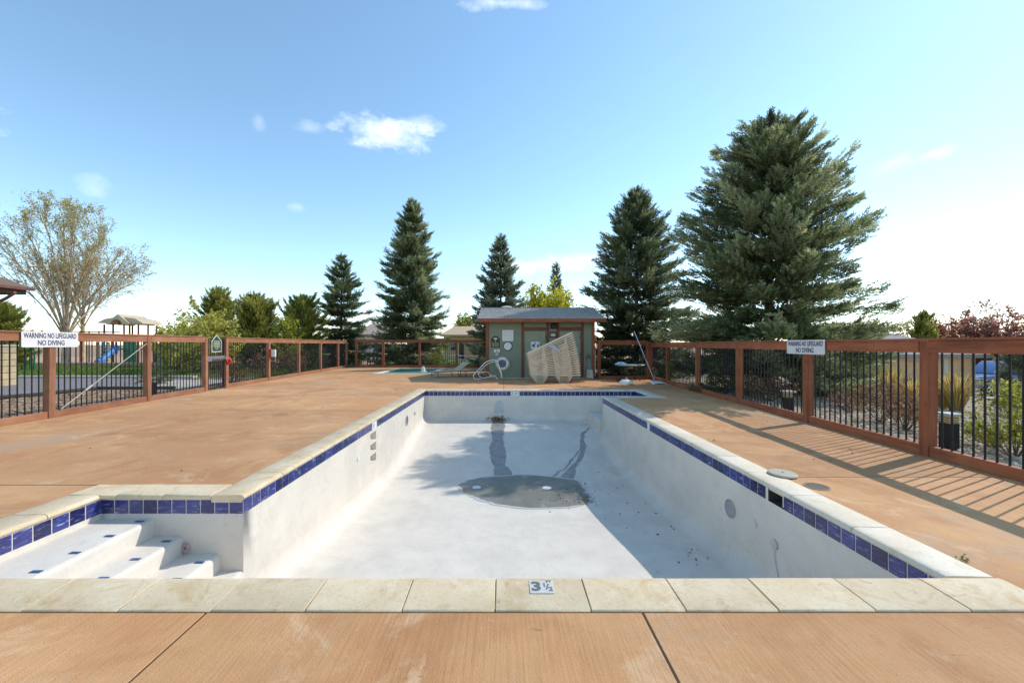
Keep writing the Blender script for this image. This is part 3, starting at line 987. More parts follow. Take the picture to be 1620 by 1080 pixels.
floor_sheet('damp_streak', [Z3(575, 140), Z3(560, 240), Z3(572, 330), Z3(545, 400), Z3(560, 480), Z3(575, 560), Z3(605, 680)],
            [Z3(680, 140), Z3(672, 250), Z3(668, 360), Z3(690, 400), Z3(692, 480), Z3(692, 555), Z3(735, 600), Z3(775, 680)], M_DAMP, 0.004)
floor_sheet('damp_streak', [Z3(1500, 192), Z3(1430, 225), Z3(1392, 255), Z3(1372, 330), Z3(1372, 385), Z3(1375, 430), Z3(1330, 520), Z3(1255, 600), Z3(1170, 690)],
            [Z3(1535, 192), Z3(1470, 215), Z3(1422, 260), Z3(1412, 330), Z3(1428, 385), Z3(1425, 440), Z3(1385, 520), Z3(1330, 580), Z3(1332, 640), Z3(1310, 690)], M_DAMP, 0.004, jit=0.008)
floor_sheet('damp_streak', [Z3(1372, 400), Z3(1310, 480), Z3(1270, 530), Z3(1225, 590), Z3(1165, 610), Z3(1110, 670)],
            [Z3(1400, 400), Z3(1330, 480), Z3(1285, 530), Z3(1245, 590), Z3(1190, 610), Z3(1140, 670)], M_DAMP, 0.0045, jit=0.008, nrow=40)
M_HALO = mat('damp_halo', (0.52, 0.505, 0.47), 0.45, layers=[((0.60, 0.59, 0.56), 0.7, N(scale=4, detail=8, rough=0.7)), ((0.42, 0.39, 0.32), 0.6, N(scale=7, detail=8, rough=0.7, lo=0.55, hi=0.68))])
floor_sheet('damp_rim', [Z3(780, 643), Z3(600, 652), Z3(455, 664), Z3(345, 690), Z3(252, 738), Z3(292, 806), Z3(432, 872), Z3(585, 916), Z3(750, 941), Z3(900, 954)],
            [Z3(900, 638), Z3(1120, 655), Z3(1350, 686), Z3(1408, 738), Z3(1443, 788), Z3(1497, 872), Z3(1456, 912), Z3(1285, 945), Z3(1110, 951), Z3(1000, 954)],
            M_HALO, 0.006, jit=0.018, nrow=90, ncol=16)
floor_sheet('puddle', [Z3(780, 650), Z3(620, 660), Z3(480, 670), Z3(370, 692), Z3(268, 738), Z3(310, 800), Z3(450, 862), Z3(600, 905), Z3(760, 930), Z3(900, 945)],
            [Z3(900, 645), Z3(1110, 662), Z3(1330, 690), Z3(1390, 740), Z3(1425, 790), Z3(1480, 872), Z3(1440, 905), Z3(1270, 935), Z3(1100, 941), Z3(1000, 945)],
            M_PUDDLE, 0.008, jit=0.014, nrow=90, ncol=16)
m = MB()
pts = []
for i in range(13):
    a = math.pi * i / 12
    pts.append((0.16 * math.cos(a) * -1 - 0.16, -0.52 + 0.16 * math.sin(a)))
pts += [(0.02, -0.80), (-0.34, -0.80)]
m.prism(pts, 'y', Y1 - 0.003, Y1 + 0.01)
m.build('damp_patch', mat('damp_patch', (0.56, 0.57, 0.57), 0.45, layers=[((0.46, 0.47, 0.47), 0.7, N(scale=8, detail=6))]), pool)

# ------------------------------------------------------------------ sunken spa under its green cover
spa = thing('spa_pool', 'sunken square spa under a flat green cover beside the far fence', 'spa', ((SPX0 + SPX1) / 2, (SPY0 + SPY1) / 2, 0))
def local(o, parent):
    o.parent = parent
    o.matrix_parent_inverse = Matrix.Translation(-Vector(parent.location)) if not any(parent.rotation_euler) else parent.matrix_basis.inverted()
    return o
w = 0.3
for (x0, x1, y0, y1) in ((SPX0 + .01, SPX1 - .01, SPY0 + .01, SPY0 + w), (SPX0 + .01, SPX1 - .01, SPY1 - w, SPY1 - .01),
                         (SPX0 + .01, SPX0 + w, SPY0 + w + .005, SPY1 - w - .005), (SPX1 - w, SPX1 - .01, SPY0 + w + .005, SPY1 - w - .005)):
    local(MB().box(x0, x1, y0, y1, -0.1, 0.03).build('coping', M_COPE_W, None, bevel=0.012), spa)
m = MB()
cx = frange(SPX0 + w - .02, SPX1 - w + .02, 0.2); cy = frange(SPY0 + w - .02, SPY1 - w + .02, 0.2)
_c = grid_sheet('cover', cx, cy, lambda x, y: -0.03 + 0.012 * math.sin(3.1 * x) * math.sin(2.3 * y), mat('green_vinyl_cover', (0.07, 0.17, 0.085), 0.85, spec=0.2, layers=[((0.09, 0.18, 0.12), 0.6, N(scale=1.5, detail=6))]))
local(_c, spa)
q = at(669.5, 588, 24.4)
dsp = thing('chemical_dispenser', 'small white chlorine dispenser sitting on the green spa cover', 'dispenser', (q.x, 24.4, -0.02))
MB().lathe([(0.12, 0), (0.13, 0.05), (0.13, 0.2), (0.10, 0.22), (0.085, 0.22), (0.085, 0.30), (0.05, 0.32)], seg=16).build('body', M_WHITE, dsp, smooth=True)
MB().box(-0.2, 0.2, -0.2, 0.2, 0.0, 0.03).build('float', M_WHITE, dsp, bevel=0.01)
# ------------------------------------------------------------------ fences
def fence_frame(p0, p1):
    d = Vector((p1[0] - p0[0], p1[1] - p0[1], 0))
    return d.length, math.atan2(d.y, d.x)
bal_cache = {}
rfn = random.Random(77)
def fence(name, label, p0, p1, posts, H, pool_side, mats, skip_bays=(), pw=0.14, bal_step=0.135, ends=True, group='timber and steel fences round the pool deck'):
    """posts: distances along p0->p1; pool_side +1/-1 is the local y side facing the pool."""
    Lg, rz = fence_frame(p0, p1)
    t = thing(name, label, 'fence', (p0[0], p0[1], 0), rz, group)
    mp, mr = mats
    s = pool_side
    rail_h, cap_t = 0.17, 0.035
    for d in posts:
        po = MB().box(-pw / 2, pw / 2, -pw / 2, pw / 2, -0.25, H - cap_t - 0.003).build('post', mp, t, bevel=0.006)
        po.location = (d, 0, 0); po.rotation_euler = (rfn.gauss(0, 0.0025), rfn.gauss(0, 0.004), rfn.gauss(0, 0.012))
    key = round(H, 3)
    if key not in bal_cache:
        me = MB().tube([(0, 0, 0.12), (0, 0, H - 0.15)], 0.0125, 6).mesh('baluster', smooth=True)
        me.materials.append(M_BLACK)
        bal_cache[key] = me
    for i, (a, b) in enumerate(zip(posts, posts[1:])):
        if i in skip_bays:
            continue
        a2, b2 = a + pw / 2 + 0.002, b - pw / 2 - 0.002
        ys = sorted((s * 0.022, s * 0.066))
        MB().box(a2, b2, ys[0], ys[1], H - cap_t - rail_h, H - cap_t - 0.002).build('top_rail', mr, t, bevel=0.004)
        MB().box(a - pw / 2 + 0.002, b - pw / 2 - 0.002, -0.085, 0.085, H - cap_t, H).build('cap_rail', mr, t, bevel=0.005)
        MB().box(a2, b2, -0.05, 0.05, 0.0, 0.15).build('bottom_rail', mr, t, bevel=0.006)
        MB().box(a2, b2, -0.020, 0.020, H - 0.10, H - cap_t - 0.003).build('back_rail', mr, t)
        nb = max(1, int(round((b2 - a2) / bal_step)))
        for k in range(1, nb):
            o = bpy.data.objects.new('baluster', bal_cache[key])
            C.objects.link(o)
            o.parent = t
            o.location = (a2 + (b2 - a2) * k / nb, 0, 0)
    return t
def along(p0, p1, ys):
    """distances along the fence at which Y takes the given values"""
    Lg, _ = fence_frame(p0, p1)
    return [Lg * (y - p0[1]) / (p1[1] - p0[1]) for y in ys]
HL, HR, HB = 1.88, 1.69, 1.94
pl0, pl1 = (LF(-2), -2.0), (LF(YB), YB)
lposts = along(pl0, pl1, [-1.9, 0.8, 3.5, 6.25, 8.97, 11.62, 14.05, 15.2, 18.25, 21.3, 24.2, 27.2, 28.9])
fence('pool_fence', 'long sunlit tan-brown fence with black balusters along the playground side', pl0, pl1, lposts, HL, -1, (M_POST_SUNLIT, M_RAIL_SUNLIT), skip_bays=(6,))
pr0, pr1 = (RF(-2), -2.0), (RF(YBR), YBR)
rposts = along(pr0, pr1, [-1.8, 0.75, 3.38, 5.94, 8.45, 11.18, 13.87, 16.8, 19.15])
fence('pool_fence', 'long red-brown fence with black balusters along the gravel bed and beige garage', pr0, pr1, rposts, HR, 1, (M_POST, M_RAIL_Y))
bx = [-10.4, -8.5, -5.95, -3.35, -1.0]
fence('pool_fence', 'far red-brown fence beyond the spa, ending at the green shed', (LF(YB) + 0.1, YB), (-0.93, YB), [x - (LF(YB) + 0.1) for x in bx], HB, -1, (M_POST, M_RAIL_X))
fence('pool_fence', 'short dark shaded fence between the green shed and the corner by the patio table', (4.36, YBR - 0.05), (RF(YBR) - 0.1, YBR - 0.05), [0.08, 2.34], HR + 0.1, -1, (M_POST, M_RAIL_X))

# gate
g0 = Vector((LF(14.05), 14.05, 0)); g1 = Vector((LF(15.2), 15.2, 0))
gl, grz = fence_frame(g0, g1)
gate = thing('pool_gate', 'black steel gate with a grey push bar in the left fence', 'gate', g0, grz)
a, b = 0.10, gl - 0.10
m = MB()
m.box(a, a + 0.04, -0.02, 0.02, 0.04, HL - 0.06); m.box(b - 0.04, b, -0.02, 0.02, 0.04, HL - 0.06)
m.box(a + 0.04, b - 0.04, -0.018, 0.018, HL - 0.10, HL - 0.06); m.box(a + 0.04, b - 0.04, -0.018, 0.018, 0.04, 0.09)
m.build('gate_frame', M_BLACK, gate, bevel=0.003)
gb = MB().tube([(0, 0, 0.08), (0, 0, HL - 0.09)], 0.0125, 6).mesh('baluster', smooth=True); gb.materials.append(M_BLACK)
for k in range(1, 9):
    o = bpy.data.objects.new('baluster', gb); C.objects.link(o); o.parent = gate
    o.location = (a + (b - a) * k / 9, 0, 0)
MB().box(a + 0.005, b - 0.005, -0.045, -0.022, 1.02, 1.20).build('lock_plate', flat('grey_steel', (0.2, 0.21, 0.22), 0.4), gate, bevel=0.004)
MB().tube([(a + 0.25, -0.085, 1.10), (b - 0.02, -0.085, 1.10)], 0.028, 8).build('push_bar', M_CHROME, gate, smooth=True)
MB().box(b - 0.08, b, -0.13, -0.046, 1.05, 1.15).build('latch_box', M_ALU, gate, bevel=0.006)

def wall_M(loc, right, up=(0, 0, 1)):
    return facing(loc, Vector(right).normalized(), Vector(up))
def plate(w, h, r, t=0.006, seg=5):
    pts = []
    for cx_, cy_, a0 in ((w / 2 - r, h / 2 - r, 0), (-w / 2 + r, h / 2 - r, 90), (-w / 2 + r, -h / 2 + r, 180), (w / 2 - r, -h / 2 + r, 270)):
        for k in range(seg + 1):
            a_ = R(a0 + 90 * k / seg)
            pts.append((cx_ + r * math.cos(a_), cy_ + r * math.sin(a_)))
    return pts
def sign(name, label, M, w, h, lines, base=M_SIGN, r=0.03, ink=M_INK, size=0.1, xs=0.8):
    t = thing(name, label, 'sign', M.translation)
    def P(o):
        o.parent = t
        o.matrix_parent_inverse = t.matrix_basis.inverted()
        return o
    P(MB().prism(plate(w, h, r), 'z', 0, 0.008, M=M).build('panel', base))
    for (txt, y, sz, xsc) in lines:
        P(text_mesh('lettering', txt, sz, ink, None, M @ Matrix.Translation((0, y, 0.0095)), 0.0008, xscale=xsc, bold=0.0035))
    return t
# warning signs: on the pool face of both long fences
dl = Vector((-0.058, 1, 0)).normalized()
c = Vector((LF(8.93) + 0.092, 8.93, 1.71))
sign('warning_sign', 'white WARNING NO LIFEGUARD NO DIVING sign on the sunlit left fence', wall_M(c, dl), 1.18, 0.33, [('WARNING NO LIFEGUARD', 0.075, 0.15, 0.60), ('NO DIVING', -0.075, 0.15, 0.72)])
dr = Vector((-0.0544, -1, 0)).normalized()
c = Vector((RF(8.42) - 0.092, 8.42, 1.55))
sign('warning_sign', 'white WARNING NO LIFEGUARD NO DIVING sign on the shaded right fence', wall_M(c, dr), 1.14, 0.29, [('WARNING NO LIFEGUARD', 0.064, 0.135, 0.64), ('NO DIVING', -0.068, 0.135, 0.76)])
# green notice on the gate
M_GREENSIGN = flat('dark_green_sign', (0.015, 0.075, 0.035), 0.4)
M_CREAM = flat('cream_lettering', (0.62, 0.58, 0.40), 0.5)
c = g0.lerp(g1, 0.47) + Vector((0.055, 0, 1.62))
t = thing('gate_notice', 'dark green house-shaped notice with pale border hung on the gate', 'sign', c)
Mg = wall_M(c, dl)
def Pn(o, t=t):
    o.parent = t; o.matrix_parent_inverse = t.matrix_basis.inverted(); return o
def house(w, h, top, zoff=0.0):
    return [(-w / 2, -h / 2), (w / 2, -h / 2), (w / 2, h * 0.18), (w * 0.22, h * 0.42), (0, top), (-w * 0.22, h * 0.42), (-w / 2, h * 0.18)]
Pn(MB().prism(house(0.54, 0.56, 0.33), 'z', 0, 0.008, M=Mg).build('border', M_SIGN))
Pn(MB().prism(house(0.49, 0.51, 0.30), 'z', 0.006, 0.011, M=Mg).build('panel', M_GREENSIGN))
m = MB()
for k, (y, w_) in enumerate([(0.10, .30), (0.05, .36), (0.0, .33), (-0.05, .37), (-0.10, .30), (-0.16, .16)]):
    x = -w_ / 2
    rr = random.Random(k)
    while x < w_ / 2:
        q_ = rr.uniform(0.03, 0.07)
        m.box(x, min(x + q_, w_ / 2), y - 0.012, y + 0.012, 0.011, 0.013, M=Mg)
        x += q_ + 0.014
Pn(m.build('print', M_CREAM))['kind'] = 'stuff'
# red bell on the gate post, red call box with a white plate further on
M_RED = flat('red_enamel', (0.55, 0.035, 0.02), 0.35)
c = Vector((LF(15.2) + 0.075, 15.2, 1.02))
t = thing('alarm_knob', 'round red alarm button on the post right of the gate', 'alarm', c)
Ma = facing(c, dl, (0, 0, 1))
for nm, pr in (('housing', [(0.135, -0.005), (0.135, 0.05), (0.11, 0.065)]), ('button', [(0.06, 0.06), (0.06, 0.12), (0.04, 0.135)])):
    o = MB().lathe(pr, seg=20, M=Ma).build(nm, M_RED, smooth=True)
    o.parent = t; o.matrix_parent_inverse = t.matrix_basis.inverted()
c = Vector((LF(18.25) + 0.072, 18.25, 1.22))
t = thing('call_box', 'red box with a white front plate on a post of the left fence', 'call box', c)
Ma = facing(c, (1, 0, 0), (0, 0, 1))
for nm, (x0, x1, y0, y1, z0, z1), mt in (('case', (0.0, 0.09, -0.18, 0.18, -0.07, 0.07), M_RED), ('front_plate', (0.092, 0.26, -0.16, 0.16, -0.05, 0.05), M_WHITE)):
    o = MB().box(x0, x1, y0, y1, z0, z1, M=Ma).build(nm, mt, bevel=0.006)
    o.parent = t; o.matrix_parent_inverse = t.matrix_basis.inverted()
# diagonal brace rod
M_ROD = flat('ivory_rod', (0.50, 0.45, 0.37))
p = Vector((LF(9.15) + 0.085, 9.15, 0.17)); q = Vector((LF(11.5) + 0.085, 11.5, HL - 0.25))
t = thing('brace_rod', 'thin white brace rod slanting across one bay of the left fence', 'rod', p)
for nm, aa, bb, rr in (('rod', p, q, 0.010), ('turnbuckle', p.lerp(q, 0.24), p.lerp(q, 0.31), 0.022)):
    o = MB().tube([aa, bb], rr, 8).build(nm, M_ROD, smooth=True)
    o.parent = t; o.matrix_parent_inverse = t.matrix_basis.inverted()

# ------------------------------------------------------------------ green shed
SX0, SX1, SYF, SYK = -0.82, 4.27, 19.42, 23.9
EH = 2.72
shed = thing('pool_shed', 'low sage green equipment shed with red-brown trim and grey shingle roof', 'shed', ((SX0 + SX1) / 2, SYF, 0))
def S(o):
    o.parent = shed; o.matrix_parent_inverse = shed.matrix_basis.inverted(); return o
ridge_y, ridge_z, eave_y, eave_z = 21.66, 3.52, 18.85, 2.80
sl = (ridge_z - eave_z) / (ridge_y - eave_y)
m = MB()
m.box(SX0 + 0.03, SX1 - 0.03, SYF + 0.03, SYK, -0.05, EH + 0.05)
m.prism([(SYF + 0.05, EH + 0.04), (SYK, EH + 0.04), (ridge_y, ridge_z - 0.14)], 'x', SX0 + 0.03, SX1 - 0.03)
S(m.build('wall', M_SIDING))
# doors, posts, siding boards between them on the front (local x positions from the photo)
zx = lambda zx_: (740 + zx_ / 6.355 - VX) * SYF / FPX
d1, d2 = (zx(572), zx(786)), (zx(918), zx(1134))
DTOP = 2.24
sid = MB()
def siding(x0, x1, z0, z1):
    z = z0
    e = 0.105
    while z < z1 - 0.01:
        zz = min(z + e, z1)
        sid.prism([(SYF + 0.029, z), (SYF - 0.006, z), (SYF + 0.008, zz), (SYF + 0.029, zz)], 'x', x0, x1)
        z += e
siding(SX0 + 0.12, zx(538), 0.02, EH)
siding(zx(566), zx(790), DTOP + 0.19, EH)
siding(zx(818), zx(892), 0.02, EH)
siding(zx(918), zx(1140), DTOP + 0.19, EH)
siding(zx(1166), SX1 - 0.12, 0.02, EH)
so = S(sid.build('siding_boards', M_SIDING)); so['kind'] = 'stuff'
side = MB()
z = 0.02
while z < EH:
    side.prism([(SX0 + 0.031, z), (SX0 - 0.006, z), (SX0 + 0.008, z + 0.105), (SX0 + 0.031, z + 0.105)], 'y', SYF + 0.12, SYK) if False else None
    side.add([(SX0 + 0.031, SYF + .12, z), (SX0 - 0.006, SYF + .12, z), (SX0 + 0.008, SYF + .12, z + .105), (SX0 + 0.031, SYF + .12, z + .105),
              (SX0 + 0.031, SYK, z), (SX0 - 0.006, SYK, z), (SX0 + 0.008, SYK, z + .105), (SX0 + 0.031, SYK, z + .105)],
             [(0, 1, 2, 3), (4, 5, 6, 7), (1, 5, 6, 2), (0, 4, 5, 1), (2, 6, 7, 3)])
    z += 0.105
so = S(side.build('siding_boards', M_SIDING)); so['kind'] = 'stuff'
for xa, xb in ((SX0 - 0.03, SX0 + 0.10), (SX1 - 0.10, SX1 + 0.03)):
    S(MB().box(xa, xb, SYF - 0.03, SYF + 0.10, -0.03, EH - 0.01).build('corner_board', M_POST, bevel=0.004))
for xa, xb in ((zx(540), zx(564)), (zx(792), zx(816)), (zx(894), zx(916)), (zx(1141), zx(1164))):
    S(MB().box(xa, xb, SYF - 0.02, SYF + 0.028, 0.0, EH - 0.01).build('door_post', M_TRIM, bevel=0.004))
for (xa, xb) in ((zx(566), zx(790)), (zx(918), zx(1139))):
    S(MB().box(xa, xb, SYF - 0.016, SYF + 0.028, DTOP + 0.02, DTOP + 0.18).build('door_lintel', M_TRIM, bevel=0.003))
for i, (xa, xb) in enumerate((d1, d2)):
    dr_ = S(MB().box(xa + 0.02, xb - 0.02, SYF + 0.0, SYF + 0.029, 0.04, DTOP).build('door', M_DOOR, bevel=0.004))
    dm = MB()
    hx = xa + 0.10
    dm.tube([(hx, SYF - 0.005, 1.02), (hx, SYF - 0.06, 1.02), (hx + 0.10, SYF - 0.065, 1.02)], 0.014, 6)
    o = dm.build('handle', M_CHROME, smooth=True); o.parent = dr_
    for hz in (0.3, 1.1, 1.9):
        o = MB().box(xb - 0.035, xb - 0.004, SYF - 0.008, SYF + 0.006, hz, hz + 0.12).build('hinge', M_DARK); o.parent = dr_
S(MB().box(SX0 - 0.35, SX1 + 0.35, SYF - 0.06, SYF + 0.1, -0.05, 0.04).build('sill', M_CONC, bevel=0.01))
# roof
rx0, rx1 = SX0 - 0.36, SX1 + 0.40
base = MB()
base.prism([(eave_y, eave_z - 0.06), (eave_y, eave_z), (ridge_y, ridge_z), (2 * ridge_y - eave_y, eave_z), (2 * ridge_y - eave_y, eave_z - 0.06), (ridge_y, ridge_z - 0.08)], 'x', rx0, rx1)
roof = S(base.build('roof', M_TRIM))
S(MB().box(rx0, rx1, eave_y - 0.035, eave_y - 0.002, eave_z - 0.17, eave_z - 0.005).build('fascia', M_RAIL_X, bevel=0.004))
S(MB().box(SX0 - 0.02, SX1 + 0.02, eave_y, SYF + 0.02, eave_z - 0.11, eave_z - 0.085).build('soffit', M_SIDING))
for xa in (rx0 - 0.03, rx1 - 0.004):
    S(MB().prism([(eave_y - 0.03, eave_z - 0.165), (eave_y - 0.03, eave_z + 0.0), (ridge_y, ridge_z + 0.0), (ridge_y, ridge_z - 0.165)], 'x', xa, xa + 0.034).build('barge_board', M_RAIL_X))
rs = random.Random(3)
sh = MB()
Ls = math.hypot(ridge_y - eave_y, ridge_z - eave_z)
nrow = 19
for r_ in range(nrow):
    s0 = -0.03 + r_ * (Ls + 0.03) / nrow
    s1 = s0 + (Ls + 0.03) / nrow + 0.03
    x = rx0 - 0.02 - rs.uniform(0, 0.3)
    while x < rx1 + 0.02:
        wd = rs.choice((0.22, 0.30, 0.38))
        xa, xb = max(x, rx0 - 0.02), min(x + wd - 0.006, rx1 + 0.02)
        if xb - xa > 0.03:
            h0, h1 = 0.010 + rs.uniform(0.004, 0.014), 0.003
            P_ = lambda s, h: (eave_y + s * (ridge_y - eave_y) / Ls - h * sl * 0.9, eave_z + s * (ridge_z - eave_z) / Ls + h)
            sh.prism([P_(s0, 0.001), P_(s0, h0), P_(s1, h1), P_(s1, 0.001)], 'x', xa, xb)
        x += wd
so = sh.build('shingles', M_SHINGLE, roof); so['kind'] = 'stuff'
so.matrix_parent_inverse = Matrix.Identity(4)
MB().box(rx0 - 0.02, rx1 + 0.02, ridge_y - 0.14, ridge_y + 0.14, ridge_z - 0.02, ridge_z + 0.025).build('ridge_cap', M_SHINGLE, roof)
# roof vent
q = at(801.5, 486, 22.0)
t = thing('roof_vent', 'round pale metal vent cap standing on the shed roof', 'vent', (q.x, 22.0, 3.30))
MB().lathe([(0.20, -0.15), (0.20, 0.18)], seg=18).build('duct', M_ALU, t, smooth=True)
MB().lathe([(0.30, 0.14), (0.32, 0.22), (0.30, 0.30), (0.20, 0.35), (0.05, 0.37)], seg=20).build('hood', mat('pale_metal', (0.62, 0.58, 0.53), 0.5, layers=[((0.45, 0.40, 0.36), 0.5, N(scale=5))]), t, smooth=True)
MB().lathe([(0.24, 0.02), (0.27, 0.05), (0.24, 0.09)], seg=18).build('collar', M_ALU, t, smooth=True)

def on_shed(px, py, off=0.012):
    q = at(px, py, SYF - off)
    return facing(q, (1, 0, 0), (0, 0, 1))
def shed_thing(name, label, cat, px, py, off=0.012):
    M = on_shed(px, py, off)
    t = thing(name, label, cat, M.translation)
    def P(o):
        o.parent = t; o.matrix_parent_inverse = t.matrix_basis.inverted(); return o
    return t, M, P
def dashes(M, rows, w, h, z, seed, hh):
    m = MB(); rr = random.Random(seed)
    for y in rows:
        x = -w / 2
        while x < w / 2:
            q_ = rr.uniform(0.04, 0.12)
            m.box(x, min(x + q_, w / 2), y - hh, y + hh, z, z + 0.002, M=M)
            x += q_ + 0.02
    return m
t, M, P = shed_thing('rules_board', 'square white rules board with faint lines of print on the shed wall', 'sign', 803.4, 530.6)
P(MB().prism(plate(0.52, 0.52, 0.01), 'z', 0, 0.012, M=M).build('panel', M_WHITE))
P(dashes(M, [0.18, 0.11, 0.04, -0.03, -0.1, -0.17], 0.42, 0, 0.012, 2, 0.007).build('print', flat('faded_red_ink', (0.42, 0.28, 0.26))))['kind'] = 'stuff'
t, M, P = shed_thing('hours_board', 'small black and gold board with an arched top on the shed wall', 'sign', 783.8, 540.5)
def arch(w, h):
    return [(-w / 2, -h / 2), (w / 2, -h / 2), (w / 2, h * 0.28)] + [(w * 0.36 * math.cos(R(a_)), h * 0.34 + h * 0.16 * math.sin(R(a_))) for a_ in range(0, 181, 20)] + [(-w / 2, h * 0.28)]
M_GOLD = flat('gold_lettering', (0.42, 0.36, 0.13), 0.5)
P(MB().prism(arch(0.46, 0.60), 'z', 0, 0.010, M=M).build('border', M_GOLD))
P(MB().prism(arch(0.42, 0.56), 'z', 0.006, 0.015, M=M).build('panel', flat('black_green_board', (0.012, 0.02, 0.015), 0.5)))
m = MB()
for cx_, cy_, rr_ in ((0.0, 0.15, 0.085), (-0.05, 0.16, 0.05), (0.06, 0.13, 0.05)):
    m.prism([(cx_ + rr_ * math.cos(k * 0.7), cy_ + rr_ * 0.6 * math.sin(k * 0.7)) for k in range(9)], 'z', 0.0148 + abs(cx_) * 0.01, 0.017 + abs(cx_) * 0.02, M=M)
m.prism([(-0.03, 0.1), (0.0, 0.02), (0.03, 0.03), (0.01, 0.1)], 'z', 0.0149, 0.0168, M=M)
P(m.build('tree_emblem', flat('pale_gold', (0.62, 0.6, 0.42))))
P(dashes(M, [-0.04, -0.10, -0.16, -0.21], 0.32, 0, 0.015, 5, 0.016).build('print', M_GOLD))['kind'] = 'stuff'
t, M, P = shed_thing('wall_clock', 'round white wall dial with a dark rim on the shed', 'clock', 803.2, 547.5)
P(MB().lathe([(0.205, 0), (0.205, 0.03), (0.185, 0.04), (0.18, 0.022)], seg=28, M=M).build('rim', M_DARK, smooth=True))
P(MB().lathe([(0.185, 0.005), (0.184, 0.026), (0.1, 0.027)], seg=28, M=M).build('dial', M_WHITE))
P(MB().box(-0.006, 0.006, -0.02, 0.12, 0.029, 0.032, M=M).build('hand', M_GREYINK))
t, M, P = shed_thing('wall_phone', 'small white wall telephone plate with a round bell beneath', 'phone', 786.2, 555)
P(MB().prism(plate(0.28, 0.15, 0.015), 'z', 0, 0.05, M=M).build('plate', M_WHITE, bevel=0.004))
P(MB().box(-0.05, 0.05, -0.05, 0.02, 0.051, 0.08, M=M).build('button', flat('pinkish_plastic', (0.5, 0.3, 0.28))))
P(MB().lathe([(0.08, -0.0), (0.085, 0.03), (0.05, 0.05)], seg=18, M=M @ Matrix.Translation((0.005, -0.165, 0))).build('bell', flat('greyish_pink', (0.55, 0.48, 0.46)), smooth=True))
t, M, P = shed_thing('door_notice', 'white notice with blue symbols on the left shed door', 'sign', 846.7, 546.4, 0.004)
P(MB().prism(plate(0.40, 0.36, 0.01), 'z', 0, 0.006, M=M).build('panel', M_WHITE))
M_BLUE = flat('blue_print', (0.03, 0.08, 0.45), 0.5)
m = MB()
m.prism([(-0.08 + 0.075 * math.cos(k), -0.0 + 0.07 * math.sin(k)) for k in np.arange(0, 6.2, 0.5)], 'z', 0.006, 0.008, M=M)
m.prism([(0.0 + 0.04 * math.cos(k), 0.10 + 0.035 * math.sin(k)) for k in np.arange(0, 6.2, 0.6)], 'z', 0.006, 0.008, M=M)
P(m.build('symbol', M_BLUE))
P(MB().box(0.10, 0.16, -0.08, 0.06, 0.006, 0.008, M=M).build('figure_symbol', M_INK))
t, M, P = shed_thing('flood_light', 'black wall flood light between the two shed doors', 'lamp', 876, 515.5, 0.01)
P(MB().box(-0.16, 0.16, -0.13, 0.13, 0, 0.10, M=M).build('housing', M_BLACK, bevel=0.02))
P(MB().box(-0.12, 0.12, -0.10, 0.02, 0.10, 0.15, M=M).build('lamp_head', M_DARK, bevel=0.015))
t, M, P = shed_thing('small_notice', 'small cream notice in a black frame under the flood light', 'sign', 875, 529.5, 0.012)
P(MB().box(-0.15, 0.15, -0.14, 0.14, 0, 0.02, M=M).build('frame', M_BLACK))
P(MB().box(-0.11, 0.11, -0.08, 0.07, 0.021, 0.026, M=M).build('card', M_CREAM))
t, M, P = shed_thing('lifebuoy', 'white ring buoy hung low on the shed wall', 'lifebuoy', 795, 575.2, 0.07)
m = MB()
ang = [2 * math.pi * k / 28 for k in range(28)]
m.tube([M @ Vector((0.245 * math.cos(a_), 0.245 * math.sin(a_), 0)) for a_ in ang], 0.075, 10, closed=True)
P(m.build('ring', M_WHITE, smooth=True))
m = MB()
m.tube([M @ Vector((0.345 * math.cos(a_), 0.345 * math.sin(a_) - (0.03 if math.sin(a_) < -.9 else 0), 0.03)) for a_ in ang], 0.010, 5, closed=True)
P(m.build('grab_rope', M_CREAM, smooth=True))
for k in range(4):
    a_ = math.pi / 4 + k * math.pi / 2
    m = MB(); m.tube([M @ Vector(((0.245 + d_) * math.cos(a_), (0.245 + d_) * math.sin(a_), zz)) for d_, zz in ((-0.078, 0), (-0.05, 0.062), (0.0, 0.08), (0.05, 0.062), (0.078, 0))], 0.012, 5)
    P(m.build('strap', flat('grey_strap', (0.35, 0.35, 0.36))))
# coiled rope in the ring
m = MB()
for k in range(4):
    m.tube([M @ Vector((0.03 * math.cos(2 * k) + (0.06 + 0.022 * k) * math.cos(a_), 0.02 + (0.06 + 0.022 * k) * math.sin(a_), 0.012 * k)) for a_ in ang[::2]], 0.012, 5, closed=True)
P(m.build('rope_coil', flat('grey_rope', (0.30, 0.30, 0.31))))

# loose pool handrail lying in front of the shed
D = 18.75
hp = lambda x, y, d=D: at(740 + x / 6.355, 460 + y / 6.355, d)
t = thing('pool_handrail', 'bent chrome pool handrail lying on its side in front of the shed', 'handrail', (hp(200, 880).x, D, 0))
def smoothpath(pts, n=6):
    out = []
    P4 = [pts[0]] + list(pts) + [pts[-1]]
    for i in range(1, len(P4) - 2):
        a_, b_, c_, d_ = P4[i - 1], P4[i], P4[i + 1], P4[i + 2]
        for k in range(n):
            u = k / n
            out.append(0.5 * ((2 * b_) + (c_ - a_) * u + (2 * a_ - 5 * b_ + 4 * c_ - d_) * u * u + (3 * b_ - a_ - 3 * c_ + d_) * u ** 3))
    out.append(pts[-1])
    return out
def rail(pts, r_, nm, mt=M_CHROME):
    o = MB().tube(smoothpath(pts), r_, 8).build(nm, mt, smooth=True)
    o.parent = t; o.matrix_parent_inverse = t.matrix_basis.inverted()
